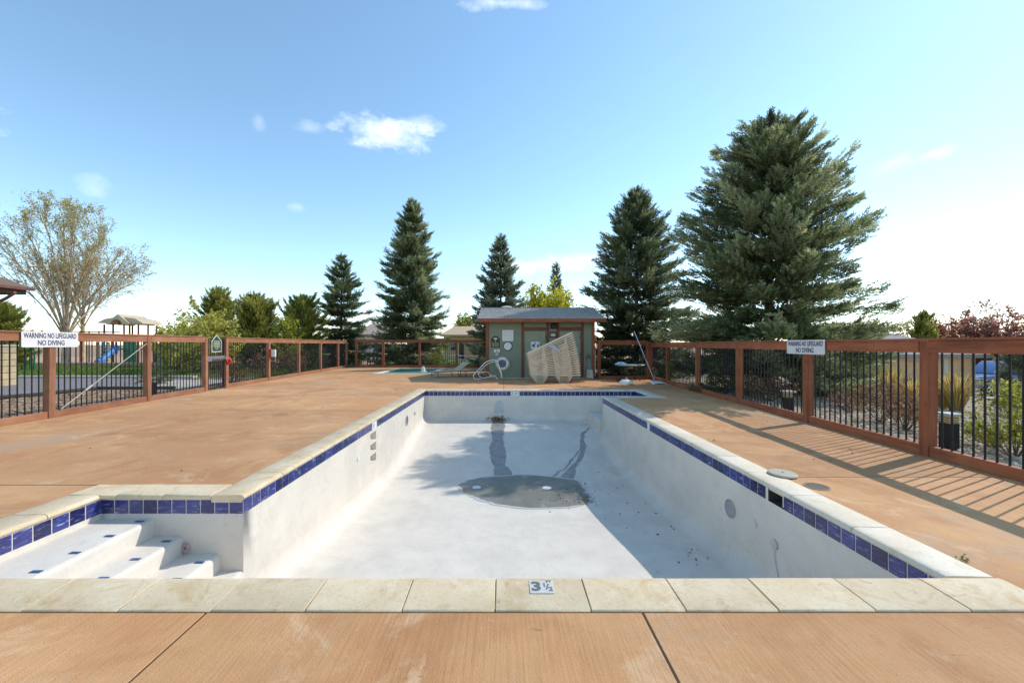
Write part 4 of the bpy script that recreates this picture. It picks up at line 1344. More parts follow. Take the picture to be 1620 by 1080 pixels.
rail([hp(345, 880), hp(330, 800), hp(300, 725), hp(270, 697), hp(190, 712), hp(120, 780), hp(62, 845), hp(66, 882), hp(110, 888), hp(200, 868), hp(265, 850), hp(300, 892)], 0.028, 'near_tube')
rail([hp(335, 870, D + .4), hp(318, 790, D + .4), hp(275, 715, D + .4), hp(200, 735, D + .4), hp(130, 800, D + .4), hp(110, 838, D + .4), hp(130, 868, D + .4), hp(180, 872, D + .4), hp(250, 862, D + .4)], 0.026, 'far_tube')
rail([hp(120, 825, D + .2), hp(190, 812, D + .2), hp(230, 845, D + .2), hp(262, 868, D + .2)], 0.018, 'cross_tube')

# stacked chaise lounges
def lounger_meshes():
    Lr, W = 2.05, 0.66
    fr = MB(); 
    for y in (0.0, W):
        fr.box(-0.02, Lr, y - 0.016, y + 0.016, -0.021, 0.021)
    fr.box(Lr, Lr + 0.028, -0.014, W + 0.014, -0.015, 0.015); fr.box(-0.048, -0.0205, -0.014, W + 0.014, -0.015, 0.015)
    legs = []
    for prof in ([(0.0, -0.018), (0.22, -0.30), (0.52, -0.30), (0.71, -0.018)], [(1.03, -0.018), (1.20, -0.30), (1.55, -0.30), (1.72, -0.018)]):
        lg = MB()
        for y in (-0.006, W + 0.006):
            lg.tube([(s, y, z) for s, z in prof], 0.020, 6)
        lg.tube([(prof[1][0] + 0.01, 0.0, prof[1][1]), (prof[1][0] + 0.01, W, prof[1][1])], 0.012, 5)
        legs.append(lg)
    st = MB(); nst = 24
    for k in range(nst):
        s = 0.06 + (Lr - 0.1) * k / (nst - 1)
        st.box(s - 0.034, s + 0.034, -0.012, W + 0.012, 0.0215, 0.026)
    return fr.mesh('frame'), [l.mesh('leg_frame', smooth=True) for l in legs], st.mesh('strap_seat')
fm, lms, sm = lounger_meshes()
for q_ in [fm, sm] + lms: q_.materials.append(M_STRAP)
ORD = ['topmost', 'second', 'third', 'fourth', 'fifth', 'sixth', 'seventh', 'eighth', 'ninth', 'tenth', 'eleventh', 'twelfth', 'thirteenth', 'fourteenth',
       'fifteenth', 'sixteenth', 'seventeenth', 'eighteenth', 'lowest']
NS = 19
rk = random.Random(12)
for i in range(NS):
    k = NS - 1 - i
    lab = ('topmost cream strap chaise lounge, tilted most, on the leaning stack' if k == 0 else
           'lowest cream strap chaise lounge, standing on the deck under the stack' if k == NS - 1 else
           f'{ORD[k]} cream strap chaise lounge from the top of the leaning stack')
    u = i / (NS - 1)
    t = thing('chaise_lounge', lab, 'lounge chair', (1.15 - 0.14 * u ** 1.3 + rk.uniform(-.008, .008), 17.2 + rk.uniform(-0.012, 0.012), 0.317 + 0.91 * u), group='chaise lounges stacked by the shed')
    t.rotation_euler = (0, -R(25.0 * u ** 0.95), 0)
    link_mesh('frame', fm, t); link_mesh('strap_seat', sm, t)
    for l in lms: link_mesh('leg_frame', l, t)
# towel caught in the stack
q = at(876, 553, 17.17)
tw = thing('pale_towel', 'pale blue-grey rag caught in the side of the chair stack', 'rag', q)
v, f = [], []
for i in range(9):
    for j in range(4):
        v.append((-0.20 + 0.055 * i + 0.01 * math.sin(j), -0.03 - 0.012 * math.sin(i * 1.3 + j), 0.14 - 0.034 * i + 0.05 * j - 0.02 * math.sin(i)))
for i in range(8):
    for j in range(3):
        f.append((i * 4 + j, i * 4 + j + 1, i * 4 + j + 5, i * 4 + j + 4))
me = bpy.data.meshes.new('cloth'); me.from_pydata(v, [], f)
o = link_mesh('cloth', me, tw, flat('pale_blue_cloth', (0.50, 0.53, 0.62), 0.8))
sd = o.modifiers.new('thick', 'SOLIDIFY'); sd.thickness = 0.008

# two low chaises by the spa
def low_chaise(x, y, rz, label, slat_col, back_deg):
    t = thing('sun_chaise', label, 'lounge chair', (x, y, 0), rz, 'low chaises beside the spa')
    fr = MB()
    for yy in (-0.32, 0.32):
        fr.tube([(-0.95, yy, 0.27), (0.45, yy, 0.27)], 0.018, 6)
    fr.tube([(-0.95, -0.32, 0.27), (-0.95, 0.32, 0.27)], 0.018, 6)
    fr.build('frame', M_DARK, t)
    for (xx, yy) in ((-0.8, -0.32), (-0.8, 0.32), (0.35, -0.32), (0.35, 0.32)):
        MB().tube([(xx, yy, 0.27), (xx + 0.05, yy, 0.0)], 0.018, 6).build('leg', M_DARK, t)
    for k in range(10):
        xx = -0.93 + k * 0.142
        MB().box(xx, xx + 0.12, -0.33, 0.33, 0.288, 0.306).build('slat', slat_col, t, bevel=0.004)
    Mb = Matrix.Translation((0.47, 0, 0.30)) @ Matrix.Rotation(-R(back_deg), 4, 'Y')
    for k in range(5):
        MB().box(k * 0.142, k * 0.142 + 0.12, -0.33, 0.33, 0.0, 0.018, M=Mb).build('back_slat', slat_col, t, bevel=0.004)
M_TANS = flat('tan_slat', (0.58, 0.47, 0.30), 0.6)
M_REDS = flat('reddish_slat', (0.42, 0.23, 0.13), 0.6)
low_chaise(-2.75, 20.5, R(38), 'pale tan low slatted chaise at the corner of the spa', M_TANS, 35)
low_chaise(-1.35, 20.9, R(30), 'reddish low slatted chaise close to the shed corner', M_REDS, 22)

# shovel, broom, table, umbrella base, net
q = at(934, 600, 19.0)
t = thing('shovel', 'snow shovel with pale scoop and green grip leaning on the shed', 'shovel', (q.x, 19.05, 0))
m = MB()
v = []
for i in range(6):
    for j in range(5):
        u_, w_ = j / 4 - 0.5, i / 5
        v.append((u_ * (0.34 - 0.06 * w_), 0.06 + 0.10 * w_ - 0.22 * u_ * u_, 0.02 + 0.42 * w_))
m.add(v, [(i * 5 + j, i * 5 + j + 1, i * 5 + j + 6, i * 5 + j + 5) for i in range(5) for j in range(4)])
o = m.build('scoop', flat('pale_grey_scoop', (0.55, 0.53, 0.46)), t, smooth=True)
o.modifiers.new('thick', 'SOLIDIFY').thickness = 0.012
MB().tube([(0, 0.14, 0.36), (-0.02, 0.27, 0.95)], 0.018, 8).build('shaft', M_ALU, t, smooth=True)
M_TEAL = flat('dark_green_grip', (0.02, 0.10, 0.08), 0.4)
m = MB(); m.tube([(-0.02 + 0.075 * math.sin(a_), 0.28, 1.02 + 0.085 * math.cos(a_)) for a_ in ang[::2]], 0.020, 7, closed=True); m.tube([(-0.02, 0.262, 0.80), (-0.02, 0.278, 0.94)], 0.024, 8)
m.build('grip', M_TEAL, t, smooth=True)
q = at(942, 600, 19.1)
t = thing('brush_handle', 'thin pale tool handle standing beside the shovel', 'tool handle', (q.x, 19.15, 0))
MB().tube([(0, 0, 0.0), (0.05, 0.22, 1.35)], 0.014, 7).build('pole', M_WHITE, t, smooth=True)
MB().box(-0.03, 0.03, -0.05, 0.05, 0.0, 0.12).build('ferrule', M_DARK, t, bevel=0.01)

q = ground(1036, 606)
t = thing('leaf_skimmer', 'long silver pole with a white net head leaning against the right fence corner', 'pool skimmer', (q.x, q.y, 0))
tip = at(1003, 524, YBR - 0.25) - Vector((q.x, q.y, 0))
MB().tube([(0, 0, 0.06), tip * 0.5 + Vector((0, 0, 0.03)), tip], 0.02, 8).build('pole', M_CHROME, t, smooth=True)
m = MB(); v = []
for i in range(7):
    for j in range(5):
        a_, w_ = i / 6 - 0.5, j / 4
        v.append((0.06 + a_ * 0.62, -0.05 - w_ * 0.42, 0.05 + 0.06 * math.cos(a_ * 3) - 0.04 * w_))
m.add(v, [(i * 5 + j, i * 5 + j + 1, i * 5 + j + 6, i * 5 + j + 5) for i in range(6) for j in range(4)])
o = m.build('net_head', M_WHITE, t, smooth=True); o.modifiers.new('thick', 'SOLIDIFY').thickness = 0.03

q = at(996, 578, 18.35)
t = thing('patio_table', 'round pale patio table with a blue cloth on it in the shaded corner', 'table', (q.x, 18.35, 0))
MB().lathe([(0.05, 0.68), (0.64, 0.68), (0.66, 0.70), (0.64, 0.72), (0.05, 0.725)], seg=36).build('tabletop', flat('pale_grey_top', (0.50, 0.52, 0.52), 0.35), t, smooth=True)
for k in range(4):
    a_ = math.pi / 4 + k * math.pi / 2
    MB().tube([(0.40 * math.cos(a_), 0.40 * math.sin(a_), 0.68), (0.34 * math.cos(a_), 0.34 * math.sin(a_), 0.35), (0.50 * math.cos(a_), 0.50 * math.sin(a_), 0.0)], 0.02, 7).build('leg', M_DARK, t, smooth=True)
MB().tube([(0.34 * math.cos(a_), 0.34 * math.sin(a_), 0.35) for a_ in ang[::2]], 0.012, 6, closed=True).build('brace_ring', M_DARK, t)
q2 = at(982, 576, 18.2)
t = thing('blue_cloth', 'crumpled light blue cloth lying on the patio table', 'cloth', (q2.x, 18.2, 0.726))
m = MB(); rr = random.Random(6); v = []
for i in range(9):
    for j in range(7):
        x_, y_ = (i / 8 - 0.5) * 0.5, (j / 6 - 0.5) * 0.34
        e_ = 1 - max(abs(i / 4 - 1), abs(j / 3 - 1)) ** 2
        v.append((x_, y_, 0.004 + 0.13 * e_ * rr.uniform(0.3, 1)))
m.add(v, [(i * 7 + j, i * 7 + j + 1, i * 7 + j + 8, i * 7 + j + 7) for i in range(8) for j in range(6)])
m.build('fabric', flat('light_blue_cloth', (0.16, 0.42, 0.60), 0.8), t, smooth=True)
q = ground(991, 606)
t = thing('umbrella_base', 'white domed umbrella base on the deck in front of the patio table', 'umbrella base', (q.x, q.y, 0))
MB().lathe([(0.30, 0.0), (0.30, 0.04), (0.25, 0.10), (0.12, 0.15), (0.05, 0.155)], seg=28).build('weight', M_WHITE, t, smooth=True)
MB().lathe([(0.04, 0.15), (0.04, 0.24)], seg=12).build('sleeve', M_ALU, t, smooth=True)
q = ground(979, 603)
t = thing('garden_stone', 'small grey valve cap lying beside the umbrella base', 'cap', (q.x, q.y, 0))
MB().lathe([(0.10, 0), (0.11, 0.08), (0.08, 0.13), (0.03, 0.14)], seg=14).build('cap', M_DARK, t, smooth=True)

# deck covers, weeds, leaves
q = ground(1238, 749, 0.02)
t = thing('skimmer_disc', 'round cream skimmer lid resting on the right edge of the coping', 'lid', (q.x, q.y, 0.013))
t.rotation_euler = (R(1.5), R(1), 0)
MB().lathe([(0.155, 0.0), (0.16, 0.012), (0.15, 0.022), (0.03, 0.025)], seg=36).build('disc', flat('ivory_lid', (0.52, 0.45, 0.35)), t, smooth=True)
MB().lathe([(0.012, 0.024), (0.012, 0.028)], seg=10).build('finger_hole', M_DARK, t)
q = ground(1292, 769.5, 0.0)
t = thing('skimmer_well', 'open round skimmer well in the deck right of the pool', 'well', (q.x, q.y, 0.0))
MB().lathe([(0.125, 0.001), (0.128, 0.006), (0.112, 0.007), (0.108, 0.002)], seg=32).build('ring', flat('tan_plastic_ring', (0.33, 0.23, 0.15), 0.7), t, smooth=True)
MB().lathe([(0.107, 0.001), (0.106, 0.003)], seg=32).build('dark_hole_disc', mat('hole_shade_brown', (0.10, 0.075, 0.05), 0.8, layers=[((0.2, 0.15, 0.1), 0.6, N(scale=40))]), t)  # flat dark disc on the slab, painted for the shade in the hole

def leaf_cloud(name, pts, size, material, parent=None, seed=0, flat_amt=0.5, up=None, aspect=0.55, var=None):
    """Little rhombic leaves at the given points."""
    rng = np.random.default_rng(seed)
    pts = np.asarray(pts, float)
    n_ = len(pts)
    a_ = rng.normal(size=(n_, 3)); a_ /= np.linalg.norm(a_, axis=1, keepdims=True)
    b_ = rng.normal(size=(n_, 3)); b_[:, 2] *= flat_amt
    b_ -= a_ * (a_ * b_).sum(1, keepdims=True); b_ /= np.linalg.norm(b_, axis=1, keepdims=True)
    if flat_amt < 0.3:
        a_[:, 2] *= 0.3
    s = size * rng.uniform(0.6, 1.3, (n_, 1))
    v = np.empty((n_, 4, 3))
    v[:, 0] = pts - a_ * s; v[:, 1] = pts + b_ * s * aspect; v[:, 2] = pts + a_ * s; v[:, 3] = pts - b_ * s * aspect
    f = np.arange(n_ * 4).reshape(n_, 4)
    vr = rng.random(n_) if var is None else var
    return np_mesh(name, v.reshape(-1, 3), f, material, parent, np.repeat(vr, 4))
rl = random.Random(21)
pts = []
for _ in range(46):
    y = rl.uniform(4.4, 10.5); x = min(XR - 0.3, rl.gauss(2.45, 0.28))
    pts.append((x, y, zf(y) + 0.012))
for _ in range(22):
    y = rl.uniform(13.3, 14.1); x = rl.choice((rl.gauss(-0.15, 0.25), rl.gauss(1.9, 0.6), rl.gauss(2.8, 0.1)))
    pts.append((x, y, zf(y) + 0.02))
for _ in range(80):
    q = floor_at(*Z3(rl.gauss(1270, 130), rl.gauss(840, 50)))
    pts.append((q.x, q.y, q.z + 0.012))
for _ in range(40):
    q = floor_at(*Z3(rl.gauss(1410, 40), rl.gauss(885, 18)))
    pts.append((q.x, q.y, q.z + 0.014))
for _ in range(50):
    y = rl.uniform(2, 17); x = rl.choice((rl.uniform(XR + 0.4, RF(y) - 0.2), rl.uniform(LF(y) + 0.3, XL - 0.4)))
    pts.append((x, max(y, 5.2) if x < 0 else y, 0.008))
o = leaf_cloud('dry_leaves', pts, 0.028, L_BROWN, None, 3, 0.2)
tag(o, 'dry brown leaves scattered on the pool floor and deck', 'leaves', kind='stuff')
# leaf heap at the foot of the far wall
q = floor_at(789, 659)
pts = [(q.x + rl.gauss(0, 0.16), 14.2 + rl.gauss(0, 0.07), zf(14.2) + 0.05 + abs(rl.gauss(0, 0.05))) for _ in range(160)]
o = leaf_cloud('leaf_heap', pts, 0.045, L_BROWN, None, 5)
tag(o, 'small heap of brown leaves at the foot of the far pool wall', 'leaves', kind='stuff')
def weed(x, y, label, n_, s, seed):
    rr = random.Random(seed)
    t = thing('deck_weed', label, 'weed', (x, y, 0.0), 0, 'weeds in the coping joints')
    pts = [(rr.gauss(0, s), rr.gauss(0, s), 0.01 + abs(rr.gauss(0, s * 0.6))) for _ in range(n_)]
    leaf_cloud('leaves', pts, s * 0.55, L_GREEN, t, seed)
    m = MB()
    for k in range(5):
        a_ = k * 1.26
        m.tube([(0, 0, 0), (s * math.cos(a_), s * math.sin(a_), s * 0.6)], 0.002, 3)
    m.build('stems', M_BARK, t)
q = ground(1525, 886); weed(q.x, q.y, 'little weed in the joint beside the near right coping', 16, 0.022, 1)
q = ground(1130, 697); weed(q.x, q.y, 'little weed in the joint along the mid right coping', 14, 0.024, 2)
# ------------------------------------------------------------------ vegetation builders
def sprig_template(nb, flare=0.30, blade=0.30, width=0.055, seed=0):
    rng = np.random.default_rng(seed)
    vs_ = []
    for b in range(nb):
        t = (b + 0.3) / nb
        ph = b * 2.4 + rng.uniform(-.4, .4)
        base = np.array([t * 0.78 - 0.05, 0, 0])
        d = np.array([1.0, math.cos(ph) * 1.05, math.sin(ph) * 0.75]); d /= np.linalg.norm(d)
        ln = blade * (1.15 - 0.45 * t) * rng.uniform(0.8, 1.2)
        side = np.cross(d, rng.normal(size=3)); side /= np.linalg.norm(side)
        vs_ += [base - side * width, base + side * width, base + d * ln]
    return np.array(vs_)

def place_sprigs(pos, dirs, up_noise, size, tmpl, rng):
    n = len(pos)
    d = dirs / np.linalg.norm(dirs, axis=1, keepdims=True)
    r = rng.normal(size=(n, 3)) * up_noise + np.array([0, 0, 1.0])
    a = np.cross(r, d); a /= np.linalg.norm(a, axis=1, keepdims=True) + 1e-9
    b = np.cross(d, a)
    T = tmpl[None] * size[:, None, None]
    V = pos[:, None, :] + T[..., 0:1] * d[:, None, :] + T[..., 1:2] * a[:, None, :] + T[..., 2:3] * b[:, None, :]
    return V.reshape(-1, 3)

def cone_tubes(segs, sides=4):
    """segs: (p0, r0, p1, r1) arrays -> verts, quads"""
    P0 = np.array([s[0] for s in segs], float); P1 = np.array([s[2] for s in segs], float)
    r0 = np.array([s[1] for s in segs]); r1 = np.array([s[3] for s in segs])
    d = P1 - P0; d /= np.linalg.norm(d, axis=1, keepdims=True) + 1e-9
    ref = np.where(np.abs(d[:, 2:3]) > 0.9, np.array([[1.0, 0, 0]]), np.array([[0, 0, 1.0]]))
    a = np.cross(d, ref); a /= np.linalg.norm(a, axis=1, keepdims=True) + 1e-9
    b = np.cross(d, a)
    V = []
    for (P, r) in ((P0, r0), (P1, r1)):
        for k in range(sides):
            w = 2 * math.pi * k / sides
            V.append(P + (a * math.cos(w) + b * math.sin(w)) * r[:, None])
    V = np.stack(V, 1)                     # (n, 2*sides, 3)
    n = len(segs)
    F = []
    for k in range(sides):
        k2 = (k + 1) % sides
        F.append(np.stack([np.arange(n) * 2 * sides + q for q in (k, k2, sides + k2, sides + k)], 1))
    return V.reshape(-1, 3), np.concatenate(F)

def conifer(name, label, x, y, h, prof, nb, per_m, leaf, seed, sprig=0.34, z_base=-0.1, crown_from=0.03, lift=(-8, 35), lean=(0, 0), trunk_r=None,
            leaders=1, blades=12, group='evergreens round the pool', bark=None, curl=0.25, frond=0.34, jag=(0.68, 1.12), cat='tree', shape_seed=0, up=0.45, wind=0.0, tiers=0, tier_fill=0.66):
    rng = np.random.default_rng(seed)
    t = thing(name, label, cat, (x, y, z_base), 0, group)
    segs = []
    tr = trunk_r or h * 0.017
    npt = 9
    ax = lambda u: np.array([lean[0] * u * u, lean[1] * u * u, h * u])
    for i in range(npt):
        u0, u1 = i / npt, (i + 1) / npt
        segs.append((ax(u0), tr * (1 - 0.93 * u0), ax(u1), tr * (1 - 0.93 * u1)))
    pos, dirs, size, var = [], [], [], []
    for i in range(nb):
        u = crown_from + (1 - crown_from) * ((i + rng.random()) / nb) ** 1.0
        if tiers and u < 0.93:
            u = (math.floor(u * tiers) + 0.1 + tier_fill * rng.random()) / tiers
        u = min(max(u, 0.02), 0.995)
        az = i * 2.39996 + rng.uniform(-0.5, 0.5)
        rad = prof(u) * rng.uniform(*jag)
        if wind: rad *= 1 + wind * math.cos(az)
        L_ = max(0.12, rad)
        el = R(lift[0] + (lift[1] - lift[0]) * u ** 1.2 + rng.uniform(-9, 9))
        base = ax(u).copy()
        if leaders > 1 and u > 0.88:
            base[0] += (1 if i % leaders else -1) * (u - 0.88) * h * 0.28
        out = np.array([math.cos(az), math.sin(az), 0.0]); lat = np.array([-math.sin(az), math.cos(az), 0.0])
        d0 = out * math.cos(el) + np.array([0, 0, math.sin(el)])
        cu = curl * L_ * rng.uniform(0.3, 1.2)
        pt = lambda s: base + d0 * (s * L_) + np.array([0, 0, cu]) * (s * s - 0.35 * s)
        pts_ = [pt(s) for s in (0, 0.33, 0.66, 0.97)]
        br = max(0.006, tr * 0.17 * (L_ / max(0.3, prof(0.2))))
        for q0, q1, ra, rb in zip(pts_, pts_[1:], (br, br * 0.7, br * 0.42), (br * 0.7, br * 0.42, br * 0.15)):
            segs.append((q0, ra, q1, rb))
        n = max(4, int(L_ * per_m))
        s = 1 - np.abs(rng.random(n) ** 0.9) * 0.82
        s = np.clip(s, 0.12, 1.0)
        uu = rng.uniform(-1, 1, n)
        w = frond * L_ * np.clip((1 - s), 0, 1) ** 0.75 + 0.05
        P = base + d0 * (s * L_)[:, None] + np.array([0, 0, cu]) * (s * s - 0.35 * s)[:, None]
        P = P + lat * (uu * w)[:, None]
        P[:, 2] += rng.normal(0, 0.03 + 0.02 * L_, n) - np.abs(uu) * w * 0.14
        tang = d0[None] + np.array([0, 0, cu / L_])[None] * (2 * s - 0.35)[:, None]
        D = tang * 1.0 + lat * (uu * 0.75)[:, None] + np.array([0, 0, 1.0]) * rng.normal(up * 0.4, 0.22, n)[:, None]
        pos.append(P); dirs.append(D)
        size.append(sprig * rng.uniform(0.7, 1.25, n))
        bv = np.clip(rng.normal(0.45, 0.14), 0.1, 0.85)
        var.append(np.clip(bv + rng.normal(0, 0.16, n) + (s - 0.7) * 0.35, 0, 1))
    for q in range(leaders):
        off = 0 if leaders == 1 else (1 if q else -1) * 0.12 * h * 0.28
        zz = np.linspace(0.93, 1.005, 10)
        pos.append(np.stack([np.full(10, lean[0] * 0.95 + off), np.full(10, lean[1] * 0.95), zz * h], 1)); dirs.append(np.tile([0.03, 0, 1.0], (10, 1)) + rng.normal(0, .15, (10, 3)))
        size.append(np.full(10, sprig)); var.append(rng.uniform(.3, .7, 10))
    pos, dirs, size, var = (np.concatenate(a_) for a_ in (pos, dirs, size, var))
    tm = sprig_template(blades, seed=seed)
    V = place_sprigs(pos, dirs, 0.5, size, tm, rng)
    F = np.arange(len(V)).reshape(-1, 3)
    vr = np.repeat(var, blades * 3) + np.tile(np.repeat(np.random.default_rng(1).normal(0, 0.05, blades), 3), len(pos))
    np_mesh('crown', V, F, leaf, t, np.clip(vr, 0, 1))
    tv, tf = cone_tubes(segs, 6)
    np_mesh('trunk', tv, tf, bark or M_BARK, t, smooth=True)
    return t

def bare_tree(label, x, y, fork_z, limbs, L0, r0, maxd, bark, leaf, nleaf, seed, leafsize, fan, lean=0.0, shrink=0.5, wide=1.0):
    rng = np.random.default_rng(seed)
    t = thing('budding_tree', label, 'tree', (x, y, -0.1), 0, 'bare trees by the playground')
    segs, tips = [], []
    segs.append((np.zeros(3), r0 * 1.3, np.array([0, 0, fork_z * 0.5]), r0 * 1.05)); segs.append((np.array([0, 0, fork_z * 0.5]), r0 * 1.05, np.array([lean, 0, fork_z]), r0))
    F0 = np.array([lean, 0, fork_z])
    cz = fork_z + 0.48 * L0 * 1.05
    rz = L0 - (cz - fork_z)
    def bez(p0, p1, p2, n):
        return [p0 * (1 - s_) ** 2 + 2 * p1 * s_ * (1 - s_) + p2 * s_ * s_ for s_ in np.linspace(0, 1, n + 1)]
    def run(pts_, ra, rb):
        n_ = len(pts_) - 1
        for i_, (q0, q1) in enumerate(zip(pts_, pts_[1:])):
            u0_, u1_ = i_ / n_, (i_ + 1) / n_
            segs.append((q0, ra + (rb - ra) * u0_, q1, ra + (rb - ra) * u1_))
    for k in range(limbs):
        u = (k + 0.5) / limbs
        el = fan[1] + (fan[0] - fan[1]) * u ** 0.9 + rng.uniform(-4, 4)
        a = 2.39996 * k + rng.uniform(-.25, .25)
        dr_ = np.array([math.cos(a) * math.cos(R(el)), math.sin(a) * math.cos(R(el)), math.sin(R(el))])
        end = np.array([lean, 0, cz]) + dr_ * np.array([wide, wide, rz]) * rng.uniform(0.86, 0.98)
        if el < 15: end[2] = max(end[2], fork_z + 0.4)
        base = F0 - np.array([0, 0, 0.8 * u])
        mid = base * 0.5 + end * 0.5 + np.array([-(end[0] - lean) * 0.18, -end[1] * 0.18, 0.10 * L0 * (0.4 + u)]) + rng.normal(0, 0.2, 3)
        lp = bez(base, mid, end, 9)
        rl_ = r0 * (0.50 - 0.22 * u)
        run(lp, rl_, 0.02)
        for j in range(21):
            s_ = rng.uniform(0.22, 1.0); i_ = min(8, int(s_ * 9))
            q = lp[i_] + (lp[i_ + 1] - lp[i_]) * (s_ * 9 - i_)
            d = lp[i_ + 1] - lp[i_]; d /= np.linalg.norm(d)
            d = d + rng.normal(0, 0.42, 3) + np.array([0, 0, 0.12]); d /= np.linalg.norm(d)
            Ls_ = L0 * rng.uniform(0.16, 0.34) * (1.15 - 0.5 * s_)
            e = q + d * Ls_ + np.array([0, 0, 0.10 * Ls_])
            v_ = (e - np.array([lean, 0, cz])) / np.array([wide, wide, rz]); nv = np.linalg.norm(v_)
            if nv > 1.03: e = np.array([lean, 0, cz]) + (e - np.array([lean, 0, cz])) * (1.03 / nv)
            sp = bez(q, (q + e) / 2 + rng.normal(0, 0.1, 3), e, 4)
            run(sp, max(0.016, rl_ * 0.34 * (1 - 0.5 * s_)), 0.012)
            for m_ in range(8):
                i2 = rng.integers(1, 5); q2 = sp[i2]
                d2 = d + rng.normal(0, 0.5, 3) + np.array([0, 0, 0.1]); d2 /= np.linalg.norm(d2)
                e2 = q2 + d2 * rng.uniform(0.35, 0.95)
                segs.append((q2, 0.012, (q2 + e2) / 2 + rng.normal(0, 0.03, 3), 0.010)); segs.append((segs[-1][2], 0.010, e2, 0.006))
                tips += [e2, (q2 + e2) / 2]
    v, f = cone_tubes(segs, 5)
    np_mesh('trunk', v, f, bark, t, smooth=True)
    tp = np.array(tips)
    top = tp[:, 2] / tp[:, 2].max()
    wgt = np.clip(top, 0.15, 1) ** 3.2
    idx = rng.choice(len(tp), nleaf, p=wgt / wgt.sum())
    pts = tp[idx] + rng.normal(0, 0.12, (nleaf, 3))
    leaf_cloud('crown', pts, leafsize, leaf, t, seed)
    return t

def bush(name, label, x, y, h, rad, leaf, seed, nstem=14, nleaf=2500, leafsize=0.06, zb=None, bark=None, group=None, cat='shrub', flatten=0.3, base_spread=0.15, stem_r=0.012, jut=1.0, trunk=0.0, twig_show=1.15):
    rng = np.random.default_rng(seed)
    z0 = zt(x, y) if zb is None else zb
    t = thing(name, label, cat, (x, y, z0), 0, group)
    segs, pts, vr = [], [], []
    rx = rad
    for i in range(nstem):
        a = rng.uniform(0, 2 * math.pi); c = rng.uniform(0.0, 1.0)
        top = np.array([math.cos(a) * rx * math.sqrt(c), math.sin(a) * rx * math.sqrt(c), trunk + (h - trunk) * (1 - 0.55 * c ** 1.5) * rng.uniform(0.72, 1.05)])
        b0 = np.array([math.cos(a) * base_spread * rad * c, math.sin(a) * base_spread * rad * c, 0]) if trunk == 0 else np.array([0, 0, trunk * 0.8])
        mid = (b0 + top) / 2 + rng.normal(0, 0.08 * rad, 3) + np.array([math.cos(a), math.sin(a), 0]) * 0.1 * rad
        prev = b0
        bez = [b0 * (1 - s) ** 2 + 2 * mid * s * (1 - s) + top * s * s for s in np.linspace(0, 1, 6)]
        for k, (q0, q1) in enumerate(zip(bez, bez[1:])):
            segs.append((q0, stem_r * (1 - 0.15 * k), q1, stem_r * (1 - 0.15 * (k + 1))))
        ntw = 7
        for k in range(ntw):
            s = rng.uniform(0.25, 1.0)
            q = b0 * (1 - s) ** 2 + 2 * mid * s * (1 - s) + top * s * s
            d = (top - b0); d = d / np.linalg.norm(d) + rng.normal(0, 0.75, 3); d /= np.linalg.norm(d)
            e = q + d * rng.uniform(0.15, 0.42) * max(rad, h * 0.4) * jut
            e[2] = max(e[2], 0.03)
            segs.append((q, stem_r * 0.5, q + (e - q) * twig_show, stem_r * 0.2))
            m_ = max(1, int(nleaf / (nstem * ntw)))
            ss = rng.random(m_)[:, None]
            pts.append(q + (e - q) * (0.25 + 0.8 * ss) + rng.normal(0, leafsize * 0.9, (m_, 3)))
            vr.append(np.clip(rng.normal(0.5, 0.2) + rng.normal(0, 0.16, m_), 0, 1))
    if trunk > 0:
        segs.append((np.zeros(3), stem_r * 2.2, np.array([0, 0, trunk]), stem_r * 1.6))
    v, f = cone_tubes(segs, 5)
    np_mesh('stems' if trunk == 0 else 'trunk', v, f, bark or M_BARK, t)
    pts = np.concatenate(pts); pts[:, 2] = np.maximum(pts[:, 2], 0.02)
    leaf_cloud('foliage' if trunk == 0 else 'crown', pts, leafsize, leaf, t, seed, var=np.concatenate(vr))
    return t

def blades_clump(name, label, x, y, h, rad, leaf, seed, n=260, group=None, w=0.012):
    rng = np.random.default_rng(seed)
    t = thing(name, label, 'grass clump', (x, y, zt(x, y)), 0, group)
    V, F, vr = [], [], []
    for i in range(n):
        a = rng.uniform(0, 2 * math.pi); c = rng.random() ** 0.7
        hh = h * rng.uniform(0.6, 1.05); out = rad * c
        b = np.array([math.cos(a), math.sin(a), 0]); s = np.array([-b[1], b[0], 0]) * w
        p0 = b * out * 0.25; p1 = b * out * 0.6 + np.array([0, 0, hh * 0.6]); p2 = b * out * 1.15 + np.array([0, 0, hh])
        k = len(V)
        V += [p0 - s, p0 + s, p1 + s * .8, p1 - s * .8, p2 + s * .5, p2 - s * .5]
        F += [(k, k + 1, k + 2, k + 3), (k + 3, k + 2, k + 4, k + 5)]
        vr += [rng.random()] * 6
    np_mesh('blades', np.array(V), np.array(F), leaf, t, np.array(vr))
    return t

# ------------------------------------------------------------------ evergreens
def P_(px, d):
    return (px - VX) * d / FPX
cone = lambda Rm, p=0.85, q=1.0: (lambda u: Rm * (1 - u ** q) ** p + 0.04)
conifer('spruce_tree', 'huge broad spruce with a ragged double top leaning over the right fence', 9.85, 15.3, 9.9, lambda u: 3.7 * (1 - u ** 3) ** 0.8 * (0.9 + 0.1 * min(1, u / 0.2)) + 0.06,
        340, 50, L_SPRUCE, 11, sprig=0.33, crown_from=0.05, lift=(-10, 27), leaders=2, trunk_r=0.20, curl=0.16, frond=0.23, jag=(0.5, 1.06), lean=(0.2, 0), wind=-0.07, tiers=15, tier_fill=0.5, blades=13)
conifer('spruce_tree', 'dense dark conical spruce directly right of the shed', 7.2, 22.3, 10.0, cone(3.15, 0.74, 1.7), 310, 42, L_DARKSP, 12, sprig=0.36, lift=(-12, 30), jag=(0.6, 1.15), crown_from=0.02, frond=0.27, tiers=17)
